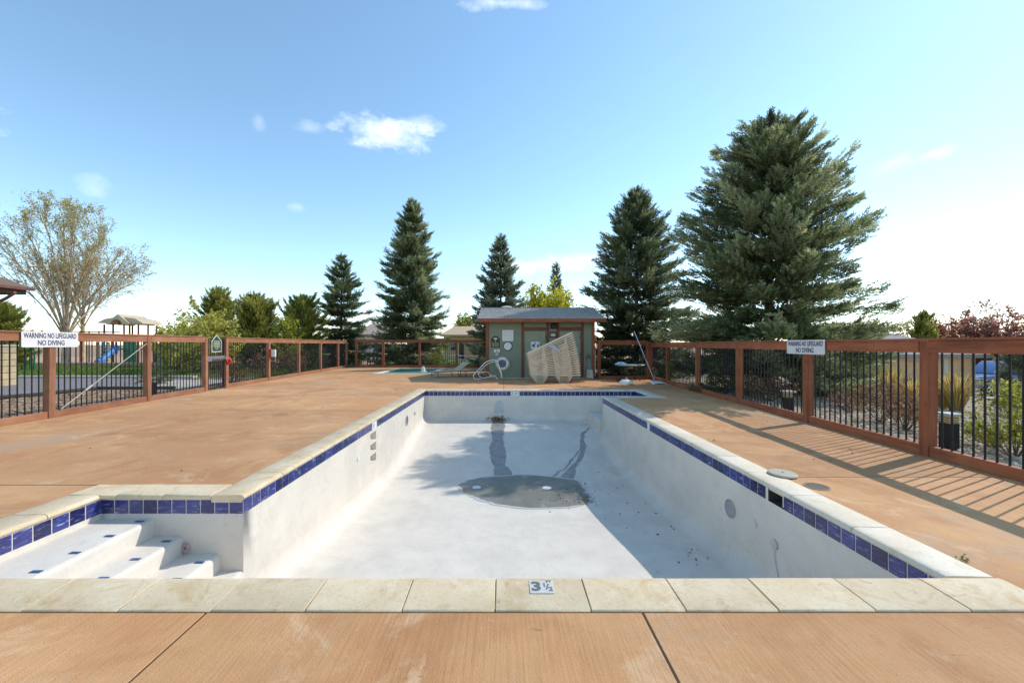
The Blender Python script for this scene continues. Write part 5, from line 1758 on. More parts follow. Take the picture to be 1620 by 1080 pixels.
conifer('spruce_tree', 'slim spruce rising behind the left half of the shed roof', P_(792, 29), 29, 9.2, cone(2.45, 0.82, 1.4), 200, 38, L_BLUE, 13, sprig=0.46, lift=(-14, 32), blades=10, tiers=15, jag=(0.6, 1.15))
conifer('spruce_tree', 'tall spruce behind the spa, tallest left of the shed', P_(650, 33), 33, 13.2, cone(3.1, 0.76, 1.6), 330, 38, L_SPRUCE, 14, sprig=0.48, lift=(-12, 28), blades=10, tiers=19, jag=(0.62, 1.14), lean=(0.15, 0))
conifer('spruce_tree', 'medium dark spruce behind the far left corner of the fence', P_(540, 34), 34, 9.0, cone(2.8, 0.82, 1.35), 190, 34, L_DARKSP, 15, sprig=0.46, lift=(-16, 26), blades=10, tiers=14, jag=(0.55, 1.18), wind=0.08)
conifer('spruce_tree', 'small far spruce tip showing behind the yellow tree', P_(880, 44), 44, 10.2, cone(2.1, 0.85), 120, 26, L_DARKSP, 16, sprig=0.6, blades=9)
pine_prof = lambda Rm: (lambda u: Rm * math.sqrt(max(0.02, 1 - (2 * abs(u - 0.42)) ** 2.2 * 0.85)) * (1 if u < 0.85 else 0.75))
for i, (px, d, h, Rm, lab) in enumerate([(478, 30, 5.0, 1.75, 'bushy olive pine touching the medium dark spruce on its left'),
                                         (405, 31, 5.2, 1.95, 'round topped olive pine behind the call box on the left fence'),
                                         (346, 33, 6.0, 1.8, 'taller olive pine behind the gate, right of the pale leafy shrubs')]):
    conifer('pine_tree', lab, P_(px, d), d, h, pine_prof(Rm), 110, 34, L_PINE, 30 + i, sprig=0.46, lift=(8, 55), blades=12, group='pines along the left fence', up=1.2, frond=0.42)
conifer('pine_tree', 'dark pine at the far left edge under the shelter eave', P_(-2, 26), 26, 4.2, pine_prof(1.7), 90, 32, L_PINE, 36, sprig=0.44, lift=(5, 50), blades=11, group='pines along the left fence', up=1.0)
conifer('juniper_tree', 'small dark upright juniper behind the beige garage roof', P_(1462, 27), 27, 5.2, pine_prof(1.25), 90, 34, L_PINE, 37, sprig=0.40, lift=(35, 70), blades=10, z_base=-1.6, group='trees beyond the garage', up=1.2)
conifer('juniper_tree', 'low spreading juniper at the right foot of the huge spruce', 12.6, 15.6, 2.7, pine_prof(1.7), 80, 30, L_SPRUCE, 38, sprig=0.34, lift=(0, 40), blades=11, z_base=-0.5, group='trees beyond the garage')
conifer('juniper_tree', 'bluish juniper beside the blue pickup truck', P_(1612, 19.5), 19.5, 2.6, pine_prof(0.9), 60, 34, L_BLUE, 39, sprig=0.32, lift=(15, 60), blades=10, z_base=-1.1, group='trees beyond the garage')
# broad-leaved trees
bush('leafy_tree', 'bright yellow leafy tree behind the right half of the shed roof', P_(868, 33), 33, 6.7, 2.3, L_YELLOW, 50, nstem=60, nleaf=10500, leafsize=0.12, cat='tree', trunk=1.6, stem_r=0.035, zb=-0.1, twig_show=1.0)
bush('leafy_tree', 'small bright green tree above the tan roof left of the shed', P_(735, 60), 60, 6.2, 1.5, L_LIME, 51, nstem=26, nleaf=2400, leafsize=0.2, cat='tree', trunk=1.6, stem_r=0.04, zb=-0.1)
bush('leafy_shrub', 'pale yellow-green leafy shrub behind the gate', P_(315, 24.5), 24.5, 3.85, 2.05, L_YELGRN, 52, nstem=46, nleaf=7500, leafsize=0.10, cat='shrub', zb=-0.1, group='shrubs behind the gate')
bush('leafy_shrub', 'darker olive leafy shrub behind the fence, left of the gate', P_(278, 27), 27, 3.1, 1.6, L_YELGRN, 53, nstem=34, nleaf=4800, leafsize=0.10, cat='shrub', zb=-0.1, group='shrubs behind the gate')
bush('leafy_shrub', 'lime green bush low behind the fence between the pines', P_(460, 26), 26, 3.3, 1.05, L_LIME, 54, nstem=26, nleaf=3200, leafsize=0.09, cat='shrub', zb=-0.1)
bare_tree('big vase-shaped budding tree with tan limbs left of the playground', P_(104, 36), 36, 2.7, 14, 11.0, 0.25, 3, M_BARK_TAN, L_OLIVE, 14000, 61, 0.07, (-16, 88), wide=5.6)
bare_tree('slimmer yellow-barked budding tree just behind the vase-shaped one', P_(131, 39), 39, 3.7, 13, 7.6, 0.16, 3, M_BARK_YEL, L_OLIVE, 3000, 62, 0.075, (-5, 86), wide=4.4)
for i, (px, d, h, r_, lab) in enumerate([(1512, 29, 5.0, 2.1, 'plum red budding tree behind the garage, nearest the juniper'), (1562, 28, 5.6, 2.4, 'tallest plum red budding tree above the fence'),
                                         (1612, 27, 5.3, 2.3, 'plum red budding tree at the right edge behind the pickup'), (1660, 27, 4.6, 2.0, 'plum red tree mostly outside the right edge')]):
    bush('plum_tree', lab, P_(px, d), d, h, r_, L_PLUM, 70 + i, nstem=52, nleaf=8500, leafsize=0.095, cat='tree', trunk=0.9, stem_r=0.03, group='plum trees beyond the garage', jut=1.2, twig_show=1.25)
bush('leafy_shrub', 'tan half-bare shrub between the huge spruce and the garage roof', P_(1425, 27), 27, 4.3, 1.2, L_BROWN, 75, nstem=24, nleaf=1800, leafsize=0.08, cat='shrub', stem_r=0.015)

# shrubs seen through the right fence
for i, (px, d, h, r_, lf, n_, lab) in enumerate([
        (1432, 8.3, 0.95, 0.62, L_BROWN, 1700, 'red-brown barberry shrub close behind the fence post'),
        (1392, 9.2, 0.9, 0.6, L_BROWN, 1500, 'red-brown barberry shrub second from the fence post'),
        (1345, 10.6, 0.6, 0.55, L_BROWN, 900, 'low tan twiggy shrub on the gravel under the right warning sign'),
        (1606, 6.3, 1.05, 0.55, L_LIME, 2200, 'lime green shrub at the right edge close behind the fence'),
        (1575, 6.9, 0.55, 0.4, L_LIME, 1000, 'low lime green shrub left of the taller one at the right edge'),
        (1600, 12.0, 1.0, 0.7, L_LIME, 1500, 'yellow-green shrub on the gravel before the pickup'),
        (1212, 12.5, 0.8, 0.75, L_BROWN, 1400, 'dark red twiggy shrub under the huge spruce'),
        (1148, 15.2, 1.5, 0.5, L_LIME, 700, 'thin bright green sapling behind the shaded fence'),
        (1075, 21.0, 1.3, 0.9, L_GREEN, 1500, 'dark green shrub in the shade behind the fence corner'),
        (1000, 20.6, 1.1, 1.0, L_GREEN, 1600, 'dark green shrub behind the patio table')]):
    x_ = P_(px, d)
    x_ = max(x_, RF(min(d, YBR)) + r_ * 0.85 + 0.1) if d < 19 else x_
    bush('garden_shrub', lab, x_, d, h, r_, lf, 90 + i, nstem=22, nleaf=n_, leafsize=0.026 if d < 11 else 0.045, stem_r=0.006, group='shrubs behind the right fence')
for i, (px, d, h, lab) in enumerate([(1512, 12.6, 1.15, 'tall straw-coloured grass clump before the garage wall, right one'), (1490, 13.3, 1.05, 'straw-coloured grass clump half hidden by the big fence post'),
                                     (1408, 13.8, 1.2, 'straw-coloured grass clump left of the blue bin'), (1446, 12.0, 0.9, 'short straw-coloured grass clump near the barberry shrubs')]):
    x_ = P_(px, d)
    blades_clump('ornamental_grass', lab, x_, d, h, 0.55, L_STRAW, 110 + i, 340, 'straw grass clumps by the garage')
# shrubs seen through the left and back fences
for i, (px, d, h, lf, n_, lab) in enumerate([
        (385, 17.0, 1.5, L_BROWN, 500, 'brown twiggy shrub right behind the gate bay'), (440, 19.8, 1.6, L_BROWN, 600, 'brown twiggy shrub behind the call box post'),
        (482, 22.8, 1.6, L_BROWN, 600, 'brown twiggy shrub third along the left fence'), (520, 25.8, 1.5, L_GREEN, 800, 'mixed green shrub near the far left corner'),
        (245, 17.4, 0.7, L_GREEN, 500, 'low green shrub by the concrete walk behind the left fence'), (600, 30.6, 1.0, L_GREEN, 700, 'low green shrub behind the far fence by the picnic table'),
        (690, 30.8, 1.6, L_LIME, 900, 'light green shrub behind the far fence, middle bay'), (640, 31.0, 1.2, L_GREEN, 900, 'green shrub under the tall spruce behind the far fence')]):
    x_ = P_(px, d)
    if d < 28: x_ = min(x_, LF(d) - 0.9)
    bush('border_shrub', lab, x_, d, h, 0.8, lf, 130 + i, nstem=26, nleaf=n_, leafsize=0.055, stem_r=0.010, group='shrubs behind the left and far fences')

# ------------------------------------------------------------------ loose ground cover
def scatter_solids(name, n, xy, size, material, label, seed, squash=0.6, chips=False):
    rng = np.random.default_rng(seed)
    base = np.array([(1, 0, 0), (0, 1, 0), (-1, 0, 0), (0, -1, 0), (0, 0, 1), (0, 0, -1)], float)
    tri = np.array([(0, 1, 4), (1, 2, 4), (2, 3, 4), (3, 0, 4), (1, 0, 5), (2, 1, 5), (3, 2, 5), (0, 3, 5)])
    if chips: base = base * np.array([1.6, 0.5, 0.28])
    P = np.array([xy(rng) for _ in range(n)])
    Z = np.array([zt(a, b) for a, b in P])
    A = rng.uniform(0, 2 * math.pi, n)
    S_ = size * rng.uniform(0.45, 1.35, n)
    J = base[None] * rng.uniform(0.7, 1.25, (n, 6, 1)) * S_[:, None, None]
    J[..., 2] *= squash
    ca, sa = np.cos(A)[:, None], np.sin(A)[:, None]
    V = np.stack([J[..., 0] * ca - J[..., 1] * sa + P[:, :1], J[..., 0] * sa + J[..., 1] * ca + P[:, 1:], J[..., 2] + Z[:, None] + S_[:, None] * squash * 0.3], -1)
    F = (tri[None] + (np.arange(n) * 6)[:, None, None]).reshape(-1, 3)
    o = np_mesh(name, V.reshape(-1, 3), F, material, None, np.repeat(rng.random(n), 6))
    tag(o, label, name, kind='stuff')
    return o
L_STONE = leaf_mat('river_pebbles', (0.30, 0.20, 0.12), (0.60, 0.45, 0.30), (0.82, 0.69, 0.52), rough=0.8, transl=0.0)
L_CHIP = leaf_mat('bark_chips', (0.15, 0.085, 0.045), (0.42, 0.27, 0.16), (0.68, 0.50, 0.33), rough=0.9, transl=0.0)
def xy_right(rng):
    y = 2.5 + 17 * rng.random() ** 1.3
    return RF(y) + 0.15 + 10 * rng.random() ** 1.5, y
scatter_solids('gravel', 9000, xy_right, 0.048, L_STONE, 'pale tan gravel stones spread over the sloping bed by the garage', 5)
def xy_left(rng):
    y = 7.0 + 21 * rng.random() ** 1.2
    return LF(y) - 0.15 - 5.5 * rng.random() ** 1.2, y
scatter_solids('mulch', 5500, xy_left, 0.055, L_CHIP, 'brown bark mulch chips spread along the outside of the left fence', 6, chips=True)
rg = np.random.default_rng(9)
npts = 15000
gx_ = rg.uniform(-36, -11.6, npts); gy_ = rg.uniform(21.3, 31.3, npts)
gx2, gy2 = rg.uniform(-11, 2, 3500), rg.uniform(29.7, 36, 3500)
gx_, gy_ = np.concatenate([gx_, gx2]), np.concatenate([gy_, gy2])
npts = len(gx_)
a_ = rg.uniform(0, 2 * math.pi, npts); hh_ = rg.uniform(0.05, 0.13, npts)
b0 = np.stack([gx_, gy_, np.full(npts, -0.075)], 1)
sd_ = np.stack([np.cos(a_), np.sin(a_), np.zeros(npts)], 1) * 0.035
tp_ = b0 + np.stack([rg.normal(0, .04, npts), rg.normal(0, .04, npts), hh_], 1)
V = np.stack([b0 - sd_, b0 + sd_, tp_], 1).reshape(-1, 3)
o = np_mesh('grass', V, np.arange(npts * 3).reshape(-1, 3), L_GRASS, None, np.repeat(rg.random(npts), 3))
tag(o, 'green lawn grass between the path and the playground', 'grass', kind='stuff')
# ------------------------------------------------------------------ bollard lights
def bollard(x, y, label):
    t = thing('bollard_light', label, 'light', (x, y, zt(x, y)), 0, 'black bollard path lights')
    MB().box(-0.085, 0.085, -0.085, 0.085, 0, 0.44).build('post', M_BLACK, t, bevel=0.006)
    MB().box(-0.078, 0.078, -0.078, 0.078, 0.44, 0.56).build('lens', mat('yellowed_lens', (0.62, 0.50, 0.26), 0.3, layers=[((0.5, 0.38, 0.18), 0.6, N(scale=9))]), t, bevel=0.004)
    for k in range(3):
        MB().box(-0.088, 0.088, -0.088, 0.088, 0.455 + k * 0.035, 0.462 + k * 0.035).build('louvre', M_BLACK, t)
    MB().box(-0.12, 0.12, -0.12, 0.12, 0.56, 0.60).build('cap', flat('pale_cap', (0.45, 0.44, 0.42), 0.5), t, bevel=0.008)
bollard(7.15, 6.6, 'black bollard light with yellowed lens beside the biggest right fence post')
bollard(6.75, 9.75, 'black bollard light behind the fence bay left of the right warning sign')
bollard(P_(240, 13.6), 13.6, 'black bollard light behind the left fence before the concrete walk')

# ------------------------------------------------------------------ garage, pickup, bin on the right
GZ = -1.35
def structure_house(name, label, cat, x0, x1, y0, y1, z0, eave, ridge, wall_m, roof_m, along='x', over=0.4, windows=(), doors=(), trim=M_CONC, hip=0.0):
    t = thing(name, label, cat, ((x0 + x1) / 2, y0, z0))
    def P(o, par=None):
        o.parent = par or t
        o.matrix_parent_inverse = t.matrix_basis.inverted() if par is None else Matrix.Identity(4)
        return o
    w_ = MB().box(x0, x1, y0, y1, z0 - 0.3, eave)
    if along == 'x':
        ym = (y0 + y1) / 2
        if not hip: w_.prism([(y0, eave), (y1, eave), (ym, ridge - 0.08)], 'x', x0, x1)
    wo = P(w_.build('wall', wall_m))
    for (a, b, c, d, fm_) in windows:
        fr = P(MB().box(a, b, y0 - 0.04, y0 - 0.003, c, d).build('window', trim, bevel=0.006))
        gl_ = MB().box(a + 0.08, b - 0.08, y0 - 0.048, y0 - 0.041, c + 0.08, d - 0.08).build('pane', fm_); gl_.parent = fr
    for (a, b, c, d, fm_) in doors:
        P(MB().box(a, b, y0 - 0.035, y0 - 0.003, c, d).build('door', fm_, bevel=0.006))
    ym = (y0 + y1) / 2
    m = MB()
    ex0, ex1, ey0, ey1 = x0 - over, x1 + over, y0 - over, y1 + over
    h_ = hip
    m.add([(ex0, ey0, eave - 0.02), (ex1, ey0, eave - 0.02), (ex1, ey1, eave - 0.02), (ex0, ey1, eave - 0.02), (ex0 + h_, ym, ridge), (ex1 - h_, ym, ridge),
           (ex0, ey0, eave - 0.2), (ex1, ey0, eave - 0.2), (ex1, ey1, eave - 0.2), (ex0, ey1, eave - 0.2)],
          [(0, 1, 5, 4), (2, 3, 4, 5), (1, 2, 5), (3, 0, 4), (6, 7, 1, 0), (7, 8, 2, 1), (8, 9, 3, 2), (9, 6, 0, 3), (9, 8, 7, 6)])
    P(m.build('roof', roof_m))
    return t, P
M_PANE = mat('dark_window_glass', (0.05, 0.07, 0.09), 0.08, layers=[((0.12, 0.15, 0.18), 0.5, N(scale=0.7))])
gx0, gx1 = P_(1395, 20.5), P_(1541, 20.5)
t, P = structure_house('garage', 'beige garage with low grey hip roof behind the gravel bed', 'garage', gx0, gx1, 20.5, 26.5, GZ, 1.15, 2.25, M_BEIGE, mat('grey_roof', (0.33, 0.28, 0.24), 0.9, layers=[((0.24, 0.2, 0.18), 0.6, N(scale=3, detail=6))]), hip=1.7)
m = MB()
for zz in np.arange(GZ + 0.15, 1.1, 0.22):
    m.box(gx0 + 0.1, gx1 - 0.1, 20.475, 20.498, zz, zz + 0.205)
so = P(m.build('lap_boards', M_BEIGE)); so['kind'] = 'stuff'
P(MB().box(gx0 - 0.01, gx0 + 0.12, 20.46, 20.5, GZ, 1.12).build('corner_board', M_CONC)); P(MB().box(gx1 - 0.16, gx1 + 0.01, 20.45, 20.499, GZ, 1.12).build('corner_board', M_CONC))
P(MB().box(gx1 - 1.55, gx1 - 1.35, 20.45, 20.474, GZ, 1.1).build('trim_board', mat('white_trim', (0.66, 0.6, 0.5), 0.6, layers=[((0.55, 0.5, 0.4), 0.5, N(scale=3))])))
P(MB().box(gx1 - 3.2, gx1 - 1.6, 20.45, 20.474, 0.70, 0.80).build('trim_board', M_CONC))
q = at(1425, 592, 18.5)
t = thing('recycling_bin', 'blue bin standing by the beige garage wall', 'bin', (q.x, 18.5, zt(q.x, 18.5)))
M_BIN = flat('blue_plastic', (0.02, 0.07, 0.22), 0.4)
MB().prism([(-0.19, 0.1), (0.19, 0.1), (0.25, 0.72), (-0.25, 0.72)], 'y', -0.25, 0.25).build('body', M_BIN, t, bevel=0.02)
MB().box(-0.27, 0.27, -0.28, 0.28, 0.725, 0.79).build('lid', M_BIN, t, bevel=0.02)
for s_ in (-1, 1):
    MB().lathe([(0.1, -0.03), (0.1, 0.03)], seg=16, M=Matrix.Translation((s_ * 0.2, 0.22, 0.1)) @ Matrix.Rotation(R(90), 4, 'Y')).build('wheel', M_DARK, t)
# pickup truck, nose to the left, mostly beyond the right edge
tx, ty = P_(1543, 21.5), 21.5
tz = zt(tx + 1, ty) + 0.02
truck = thing('pickup_truck', 'blue pickup truck parked beside the garage, only its front in view', 'pickup truck', (tx, ty, tz))
M_CARBLUE = mat('blue_car_paint', (0.05, 0.13, 0.33), 0.25, coat=0.8, layers=[((0.10, 0.2, 0.42), 0.4, N(scale=1.5))])
def arch_pts(cx_, r_, n_=9):
    return [(cx_ + r_ * math.cos(math.pi * k / (n_ - 1)), 0.38 + r_ * math.sin(math.pi * k / (n_ - 1))) for k in range(n_)]
low = [(5.25, 0.45)] + [(5.3, 1.05), (3.7, 1.08), (3.68, 1.12), (1.55, 1.12), (0.25, 1.0), (0.05, 0.85), (0.02, 0.45)] + [(0.40, 0.42)] + list(reversed(arch_pts(0.85, 0.44)))[0:] + [(1.4, 0.36), (3.8, 0.36)] + list(reversed(arch_pts(4.3, 0.44)))
MB().prism(low, 'y', 0.02, 1.84).build('body', M_CARBLUE, truck, bevel=0.03, smooth=True)
cab = [(1.55, 1.13), (3.66, 1.13), (3.6, 1.72), (3.4, 1.80), (2.35, 1.80), (2.2, 1.75)]
cb = MB().prism(cab, 'y', 0.14, 1.72).build('cab', M_CARBLUE, truck, bevel=0.04, smooth=True)
MB().prism([(1.85, 1.18), (2.55, 1.18), (2.55, 1.66), (2.3, 1.68)], 'y', 0.118, 0.138).build('side_window', M_PANE, truck)
MB().prism([(2.65, 1.18), (3.5, 1.18), (3.46, 1.66), (2.65, 1.66)], 'y', 0.118, 0.138).build('side_window', M_PANE, truck)
MB().add([(1.66, 0.25, 1.20), (1.66, 1.6, 1.20), (2.19, 1.5, 1.70), (2.19, 0.35, 1.70)], [(0, 1, 2, 3)]).build('windscreen', M_PANE, truck)
MB().box(0.06, 5.2, -0.002, 0.016, 0.62, 0.72).build('side_stripe', flat('silver_stripe', (0.5, 0.53, 0.56), 0.4), truck)
MB().box(-0.06, 0.10, 0.05, 1.8, 0.40, 0.62).build('bumper', M_CHROME, truck, bevel=0.03)
MB().box(0.0, 0.1, 0.1, 0.42, 0.70, 0.88).build('headlight', M_WHITE, truck, bevel=0.02)
MB().box(-0.005, 0.06, 0.5, 1.36, 0.66, 0.9).build('grille', M_DARK, truck)
M_TYRE = flat('black_tyre', (0.02, 0.02, 0.02), 0.85)
for cx_ in (0.85, 4.3):
    for yy in (0.0, 1.62):
        Mw = Matrix.Translation((cx_, yy + 0.12, 0.36)) @ Matrix.Rotation(R(90), 4, 'X')
        wh = MB().lathe([(0.22, -0.12), (0.34, -0.12), (0.375, -0.06), (0.375, 0.06), (0.34, 0.12), (0.22, 0.12)], seg=32, M=Mw).build('wheel', M_TYRE, truck, smooth=True)
        rm = MB().lathe([(0.225, 0.08), (0.225, 0.128), (0.20, 0.132), (0.19, 0.10)], seg=28, M=Mw)
        for k in range(5):
            a_ = k * 2 * math.pi / 5
            rm.prism([(0.05 * math.cos(a_ - .6), 0.05 * math.sin(a_ - .6)), (0.20 * math.cos(a_ - .16), 0.20 * math.sin(a_ - .16)), (0.20 * math.cos(a_ + .16), 0.20 * math.sin(a_ + .16)), (0.05 * math.cos(a_ + .6), 0.05 * math.sin(a_ + .6))], 'z', 0.105, 0.134, M=Mw)
        rm.lathe([(0.06, 0.1), (0.06, 0.14), (0.03, 0.145)], seg=14, M=Mw)
        rm.build('rim', M_CHROME, wh)
# slim handrail in front of the garage
t = thing('pipe_rail', 'thin grey pipe rail running in front of the garage wall', 'rail', (P_(1480, 17.5), 17.5, 0))
m = MB()
xa, xb = P_(1470, 17.5), P_(1556, 17.5)
za, zb_ = EYE - (597.5 - VY) * 17.5 / FPX, EYE - (599.5 - VY) * 17.5 / FPX
o = MB().tube([(xa, 17.5, za), (xb, 17.5, zb_)], 0.016, 6).build('rail', flat('grey_pipe', (0.3, 0.29, 0.28)), smooth=True)
o.parent = t; o.matrix_parent_inverse = t.matrix_basis.inverted()
for x_ in (xa + 0.2, (xa + xb) / 2 + 0.5, xb - 0.1):
    o = MB().tube([(x_, 17.5, zt(x_, 17.5) - 0.05), (x_, 17.5, za - 0.02)], 0.016, 6).build('post', M_DARK); o.parent = t; o.matrix_parent_inverse = t.matrix_basis.inverted()

# ------------------------------------------------------------------ houses beyond the far fence
structure_house('house', 'beige house with tan roof and dark door left of the shed', 'house', P_(702, 47), P_(812, 47), 47, 54, -0.15, 2.75, 3.85, M_BEIGE, M_TANROOF, hip=1.2,
                windows=[(P_(712, 47), P_(722, 47), 0.9, 2.1, M_PANE)], doors=[(P_(727, 47), P_(734, 47), 0.0, 2.1, flat('brown_door', (0.10, 0.06, 0.04)))])
structure_house('house', 'pale house peeping through behind the medium dark spruce', 'house', P_(556, 56), P_(606, 56), 56, 63, -0.15, 2.5, 4.6, mat('pale_siding', (0.6, 0.55, 0.48), 0.7, layers=[((0.5, 0.45, 0.4), 0.5, N(scale=2))]), flat('pinkish_roof', (0.45, 0.33, 0.26), 0.9), hip=1.9,
                windows=[(P_(590, 56), P_(598, 56), 0.6, 2.0, M_PANE)])

# ------------------------------------------------------------------ open shelter at the left edge
sx = P_(57, 18)
M_EAVE = wood('dark_eave_wood', (1, 0.06, 1), (0.15, 0.058, 0.036), (0.07, 0.028, 0.018), (0.22, 0.10, 0.06))
t = thing('picnic_shelter', 'corner of a brown-roofed shelter on a tan stone column at the left edge', 'shelter', (-25, 16, 0))
def PS(o):
    o.parent = t; o.matrix_parent_inverse = t.matrix_basis.inverted(); return o
ez = EYE + (VY - 460) * 18 / FPX
m = MB()
m.prism([(sx, ez + 0.10), (sx - 5.5, ez + 1.9), (sx - 11, ez + 0.10), (sx - 11, ez + 0.02), (sx - 5.5, ez + 1.8), (sx, ez + 0.02)], 'y', 9.0, 17.95)
rf_ = PS(m.build('roof', flat('brown_shingle', (0.20, 0.12, 0.085), 0.9)))
PS(MB().box(sx - 0.30, sx - 0.20, 9.1, 17.8, ez - 0.20, ez + 0.03).build('fascia', M_EAVE))
PS(MB().box(sx - 0.10, sx + 0.02, 9.0, 17.95, ez - 0.02, ez + 0.09).build('gutter', M_EAVE))
PS(MB().box(sx - 10.5, sx - 0.31, 17.72, 17.8, ez - 0.20, ez + 0.03).build('fascia', M_RAIL_X))
colx = P_(3, 17)
for r_ in range(6):
    for k, (a, b) in enumerate(((-0.72, -0.3), (-0.29, 0.02), (0.03, 0.3)) if r_ % 2 else ((-0.72, -0.40), (-0.39, -0.06), (-0.05, 0.3))):
        PS(MB().box(colx + a, colx + b, 16.7, 17.3, -0.1 + r_ * 0.27, 0.155 + r_ * 0.27).build('stone', mat('tan_stone', (0.55, 0.43, 0.25), 0.85, layers=[((0.42, 0.31, 0.17), 0.7, N(scale=5, detail=6))], rand=0.15) if 'tan_stone' not in bpy.data.materials else bpy.data.materials['tan_stone'], bevel=0.012))
PS(MB().box(colx - 0.75, colx + 0.33, 16.67, 17.33, 1.525, 1.6).build('column_cap', M_CONC, bevel=0.01))
PS(MB().box(colx - 0.8, colx - 0.6, 16.9, 17.1, 1.605, ez - 0.2).build('post', M_EAVE))
PS(MB().tube(smoothpath([Vector((colx - 0.6, 17, ez - 0.62)), Vector((colx, 17, ez - 0.52)), Vector((colx + 0.55, 17, ez - 0.2))]), 0.06, 8).build('curved_brace', M_EAVE, smooth=True))
PS(MB().box(sx - 10, sx - 0.32, 16.85, 17.15, ez - 0.195, ez + 0.02).build('beam', M_RAIL_X))

# ------------------------------------------------------------------ playground
PD = 36.5
pg = thing('play_structure', 'playground tower with tan roof, teal panels, blue slide and red posts', 'playground', (P_(195, PD), PD, 0))
def PG(o):
    o.parent = pg; o.matrix_parent_inverse = pg.matrix_basis.inverted(); return o
M_PTAN = flat('tan_plastic', (0.60, 0.47, 0.30), 0.5)
M_PRED = flat('dark_red_post', (0.17, 0.025, 0.03), 0.4)
M_PTEAL = flat('teal_plastic', (0.02, 0.22, 0.24), 0.4)
M_PBLUE = flat('sky_blue_plastic', (0.05, 0.22, 0.50), 0.4)
M_PGREEN = flat('green_plastic', (0.02, 0.16, 0.06), 0.4)
X = lambda px: P_(px, PD)
Zp = lambda py: EYE - (py - VY) * PD / FPX
for px in (165, 179, 205, 219):
    for dy in (0.0, 1.9):
        PG(MB().tube([(X(px), PD + dy, -0.1), (X(px), PD + dy, Zp(513))], 0.075, 8).build('post', M_PRED, smooth=True))
# roof: ridge front to back with an arched gable and side wings
m = MB()
y0_, y1_ = PD - 0.4, PD + 2.3
m.prism([(X(174), Zp(512)), (X(192.5), Zp(497)), (X(211), Zp(512)), (X(209), Zp(513.5)), (X(192.5), Zp(500)), (X(176), Zp(513.5))], 'y', y0_, y1_)
m.prism([(X(155), Zp(511)), (X(168), Zp(504.5)), (X(186), Zp(501.5)), (X(178), Zp(512))], 'y', y0_ + 0.25, y1_ - 0.25)
m.prism([(X(199), Zp(501.5)), (X(217), Zp(504.5)), (X(229), Zp(512)), (X(207), Zp(512))], 'y', y0_ + 0.25, y1_ - 0.25)
gab = [(X(176), Zp(513)), (X(182), Zp(513))] + [(X(191) - 0.5 * math.cos(R(a_)), Zp(513) + 0.42 * math.sin(R(a_))) for a_ in range(0, 181, 20)] + [(X(209), Zp(513)), (X(192.5), Zp(499))]
m.prism(gab, 'y', y0_ - 0.06, y0_ + 0.03)
PG(m.build('roof', M_PTAN))
PG(MB().box(X(182), X(200), PD + 0.3, PD + 0.34, Zp(514), Zp(504)).build('gable_panel', flat('amber_panel', (0.35, 0.20, 0.05), 0.5)))
PG(MB().box(X(165), X(219), PD - 0.05, PD + 1.95, 1.15, 1.25).build('platform', M_DARK))
for (a, b, yt, yb, mt, nm) in ((163, 168, 541, 571, M_PTEAL, 'side_panel'), (184, 188, 541, 560, M_PBLUE, 'side_panel'), (198, 218, 539, 574, M_PGREEN, 'crawl_panel'), (154, 158, 541, 576, M_PTAN, 'side_panel'), (170, 176, 541, 553, M_PTAN, 'side_panel')):
    PG(MB().box(X(a), X(b), PD - 0.16, PD - 0.1, Zp(yb), Zp(yt)).build(nm, mt, bevel=0.02))
for k in range(5):
    PG(MB().box(X(166), X(183), PD - 0.9 + 0.16 * k, PD - 0.75 + 0.16 * k, -0.05 + k * 0.24, 0.02 + k * 0.24).build('stair_tread', M_DARK))
PG(MB().tube(smoothpath([Vector((X(188), PD - 0.1, 1.3)), Vector((X(191), PD - 0.9, 0.95)), Vector((X(195), PD - 1.9, 0.3)), Vector((X(198), PD - 2.5, 0.12))]), 0.24, 8).build('slide', M_PBLUE, smooth=True))
for k in range(6):
    PG(MB().tube([(X(100) + k * 0.7, PD + 0.5, Zp(524)), (X(100) + k * 0.7, PD + 1.4, Zp(524))], 0.03, 5).build('monkey_bar', M_DARK))
for dy in (0.5, 1.4):
    PG(MB().tube([(X(100), PD + dy, Zp(524)), (X(166), PD + dy, Zp(524))], 0.04, 6).build('side_rail', M_DARK))
    for px in (101, 132):
        PG(MB().tube([(X(px), PD + dy, -0.1), (X(px), PD + dy, Zp(523))], 0.05, 6).build('post', M_PRED))
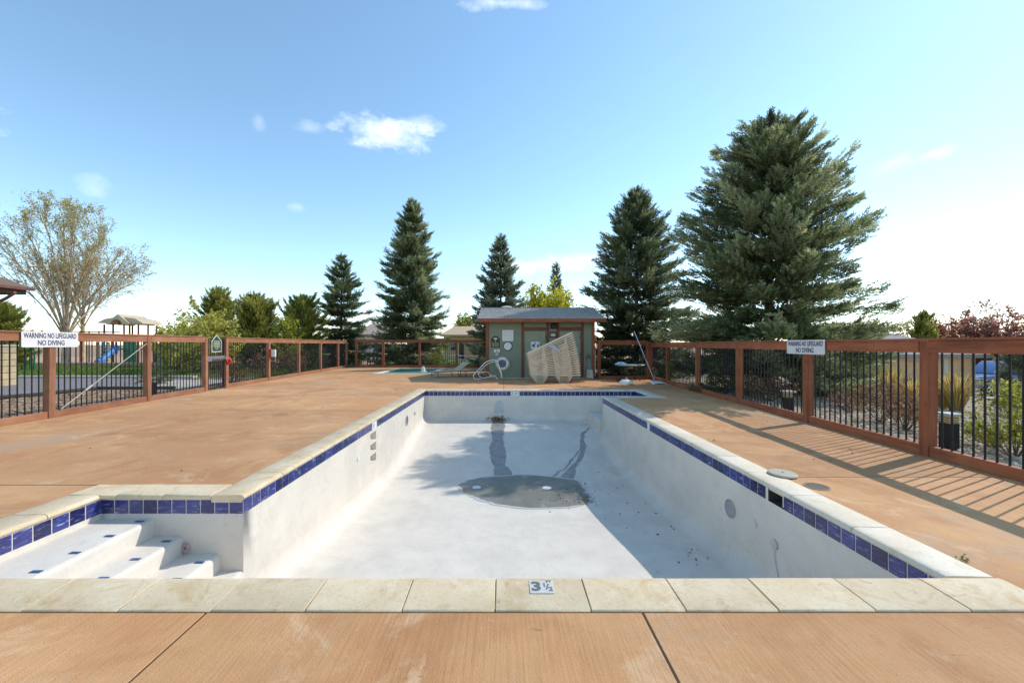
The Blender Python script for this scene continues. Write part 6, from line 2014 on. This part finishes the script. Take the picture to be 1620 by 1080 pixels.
# second low play piece to the right
t = thing('play_climber', 'low playground piece with blue and white panels seen behind the fence before the gate', 'playground', (P_(300, 35), 35, 0))
X2_ = lambda px: P_(px, 35)
for (a, b, h_, mt, nm) in ((291, 296, 2.05, M_WHITE, 'panel'), (296.5, 301, 2.05, M_PBLUE, 'panel'), (301.5, 306, 2.05, M_WHITE, 'panel'), (287, 290, 2.1, M_PRED, 'post'), (264, 267, 1.7, M_PGREEN, 'panel'), (258, 261, 1.7, M_PRED, 'post'),
                           (242, 245, 1.9, M_PRED, 'post'), (246, 257, 0.95, M_PGREEN, 'seat_panel'), (270, 283, 0.6, flat('lime_plastic', (0.22, 0.30, 0.03)), 'seat_panel'), (345, 350, 2.0, M_PTEAL, 'panel'), (340, 344, 2.0, M_WHITE, 'panel')):
    o = MB().box(X2_(a), X2_(b), 35, 35.25, -0.1, h_).build(nm, mt, bevel=0.03); o.parent = t; o.matrix_parent_inverse = t.matrix_basis.inverted()
o = MB().box(X2_(240), X2_(292), 35.08, 35.16, 1.3, 1.38).build('cross_bar', M_DARK); o.parent = t; o.matrix_parent_inverse = t.matrix_basis.inverted()
# swing-like green frame beside the column
t = thing('bike_rack', 'green looped metal frame standing on the lawn left of the warning sign', 'rack', (P_(46, 27), 27, 0))
for px in (38, 51):
    x0_ = P_(px, 27)
    o = MB().tube(smoothpath([Vector((x0_ - 0.13, 27, -0.1)), Vector((x0_ - 0.13, 27, 1.2)), Vector((x0_, 27, 1.45)), Vector((x0_ + 0.13, 27, 1.2)), Vector((x0_ + 0.13, 27, -0.1))], 4), 0.045, 6).build('loop', M_PGREEN, smooth=True)
    o.parent = t; o.matrix_parent_inverse = t.matrix_basis.inverted()
# picnic tables behind the far fence
def picnic(x, y, rz, label):
    t = thing('picnic_table', label, 'picnic table', (x, y, -0.08), rz, 'picnic tables beyond the far fence')
    for k in range(4):
        MB().box(-0.95, 0.95, -0.38 + k * 0.19, -0.21 + k * 0.19, 0.72, 0.76).build('top_plank', M_ALU, t)
    for s_ in (-1, 1):
        MB().box(-0.95, 0.95, s_ * 0.72 - 0.13, s_ * 0.72 + 0.13, 0.42, 0.46).build('bench', M_ALU, t)
        m = MB()
        m.tube([(s_ * 0.65, -0.75, 0), (s_ * 0.65, -0.25, 0.72)], 0.03, 6); m.tube([(s_ * 0.65, 0.75, 0), (s_ * 0.65, 0.25, 0.72)], 0.03, 6); m.tube([(s_ * 0.65, -0.75, 0.42), (s_ * 0.65, 0.75, 0.42)], 0.03, 6)
        m.build('leg_frame', M_DARK, t)
picnic(P_(597, 33), 33, R(8), 'grey picnic table beyond the far fence, left bay under the spruces')
picnic(P_(745, 34), 34, R(-5), 'grey picnic table beyond the far fence beside the shed')
picnic(P_(712, 36), 36, R(4), 'grey picnic table beyond the far fence in front of the tan-roofed house')
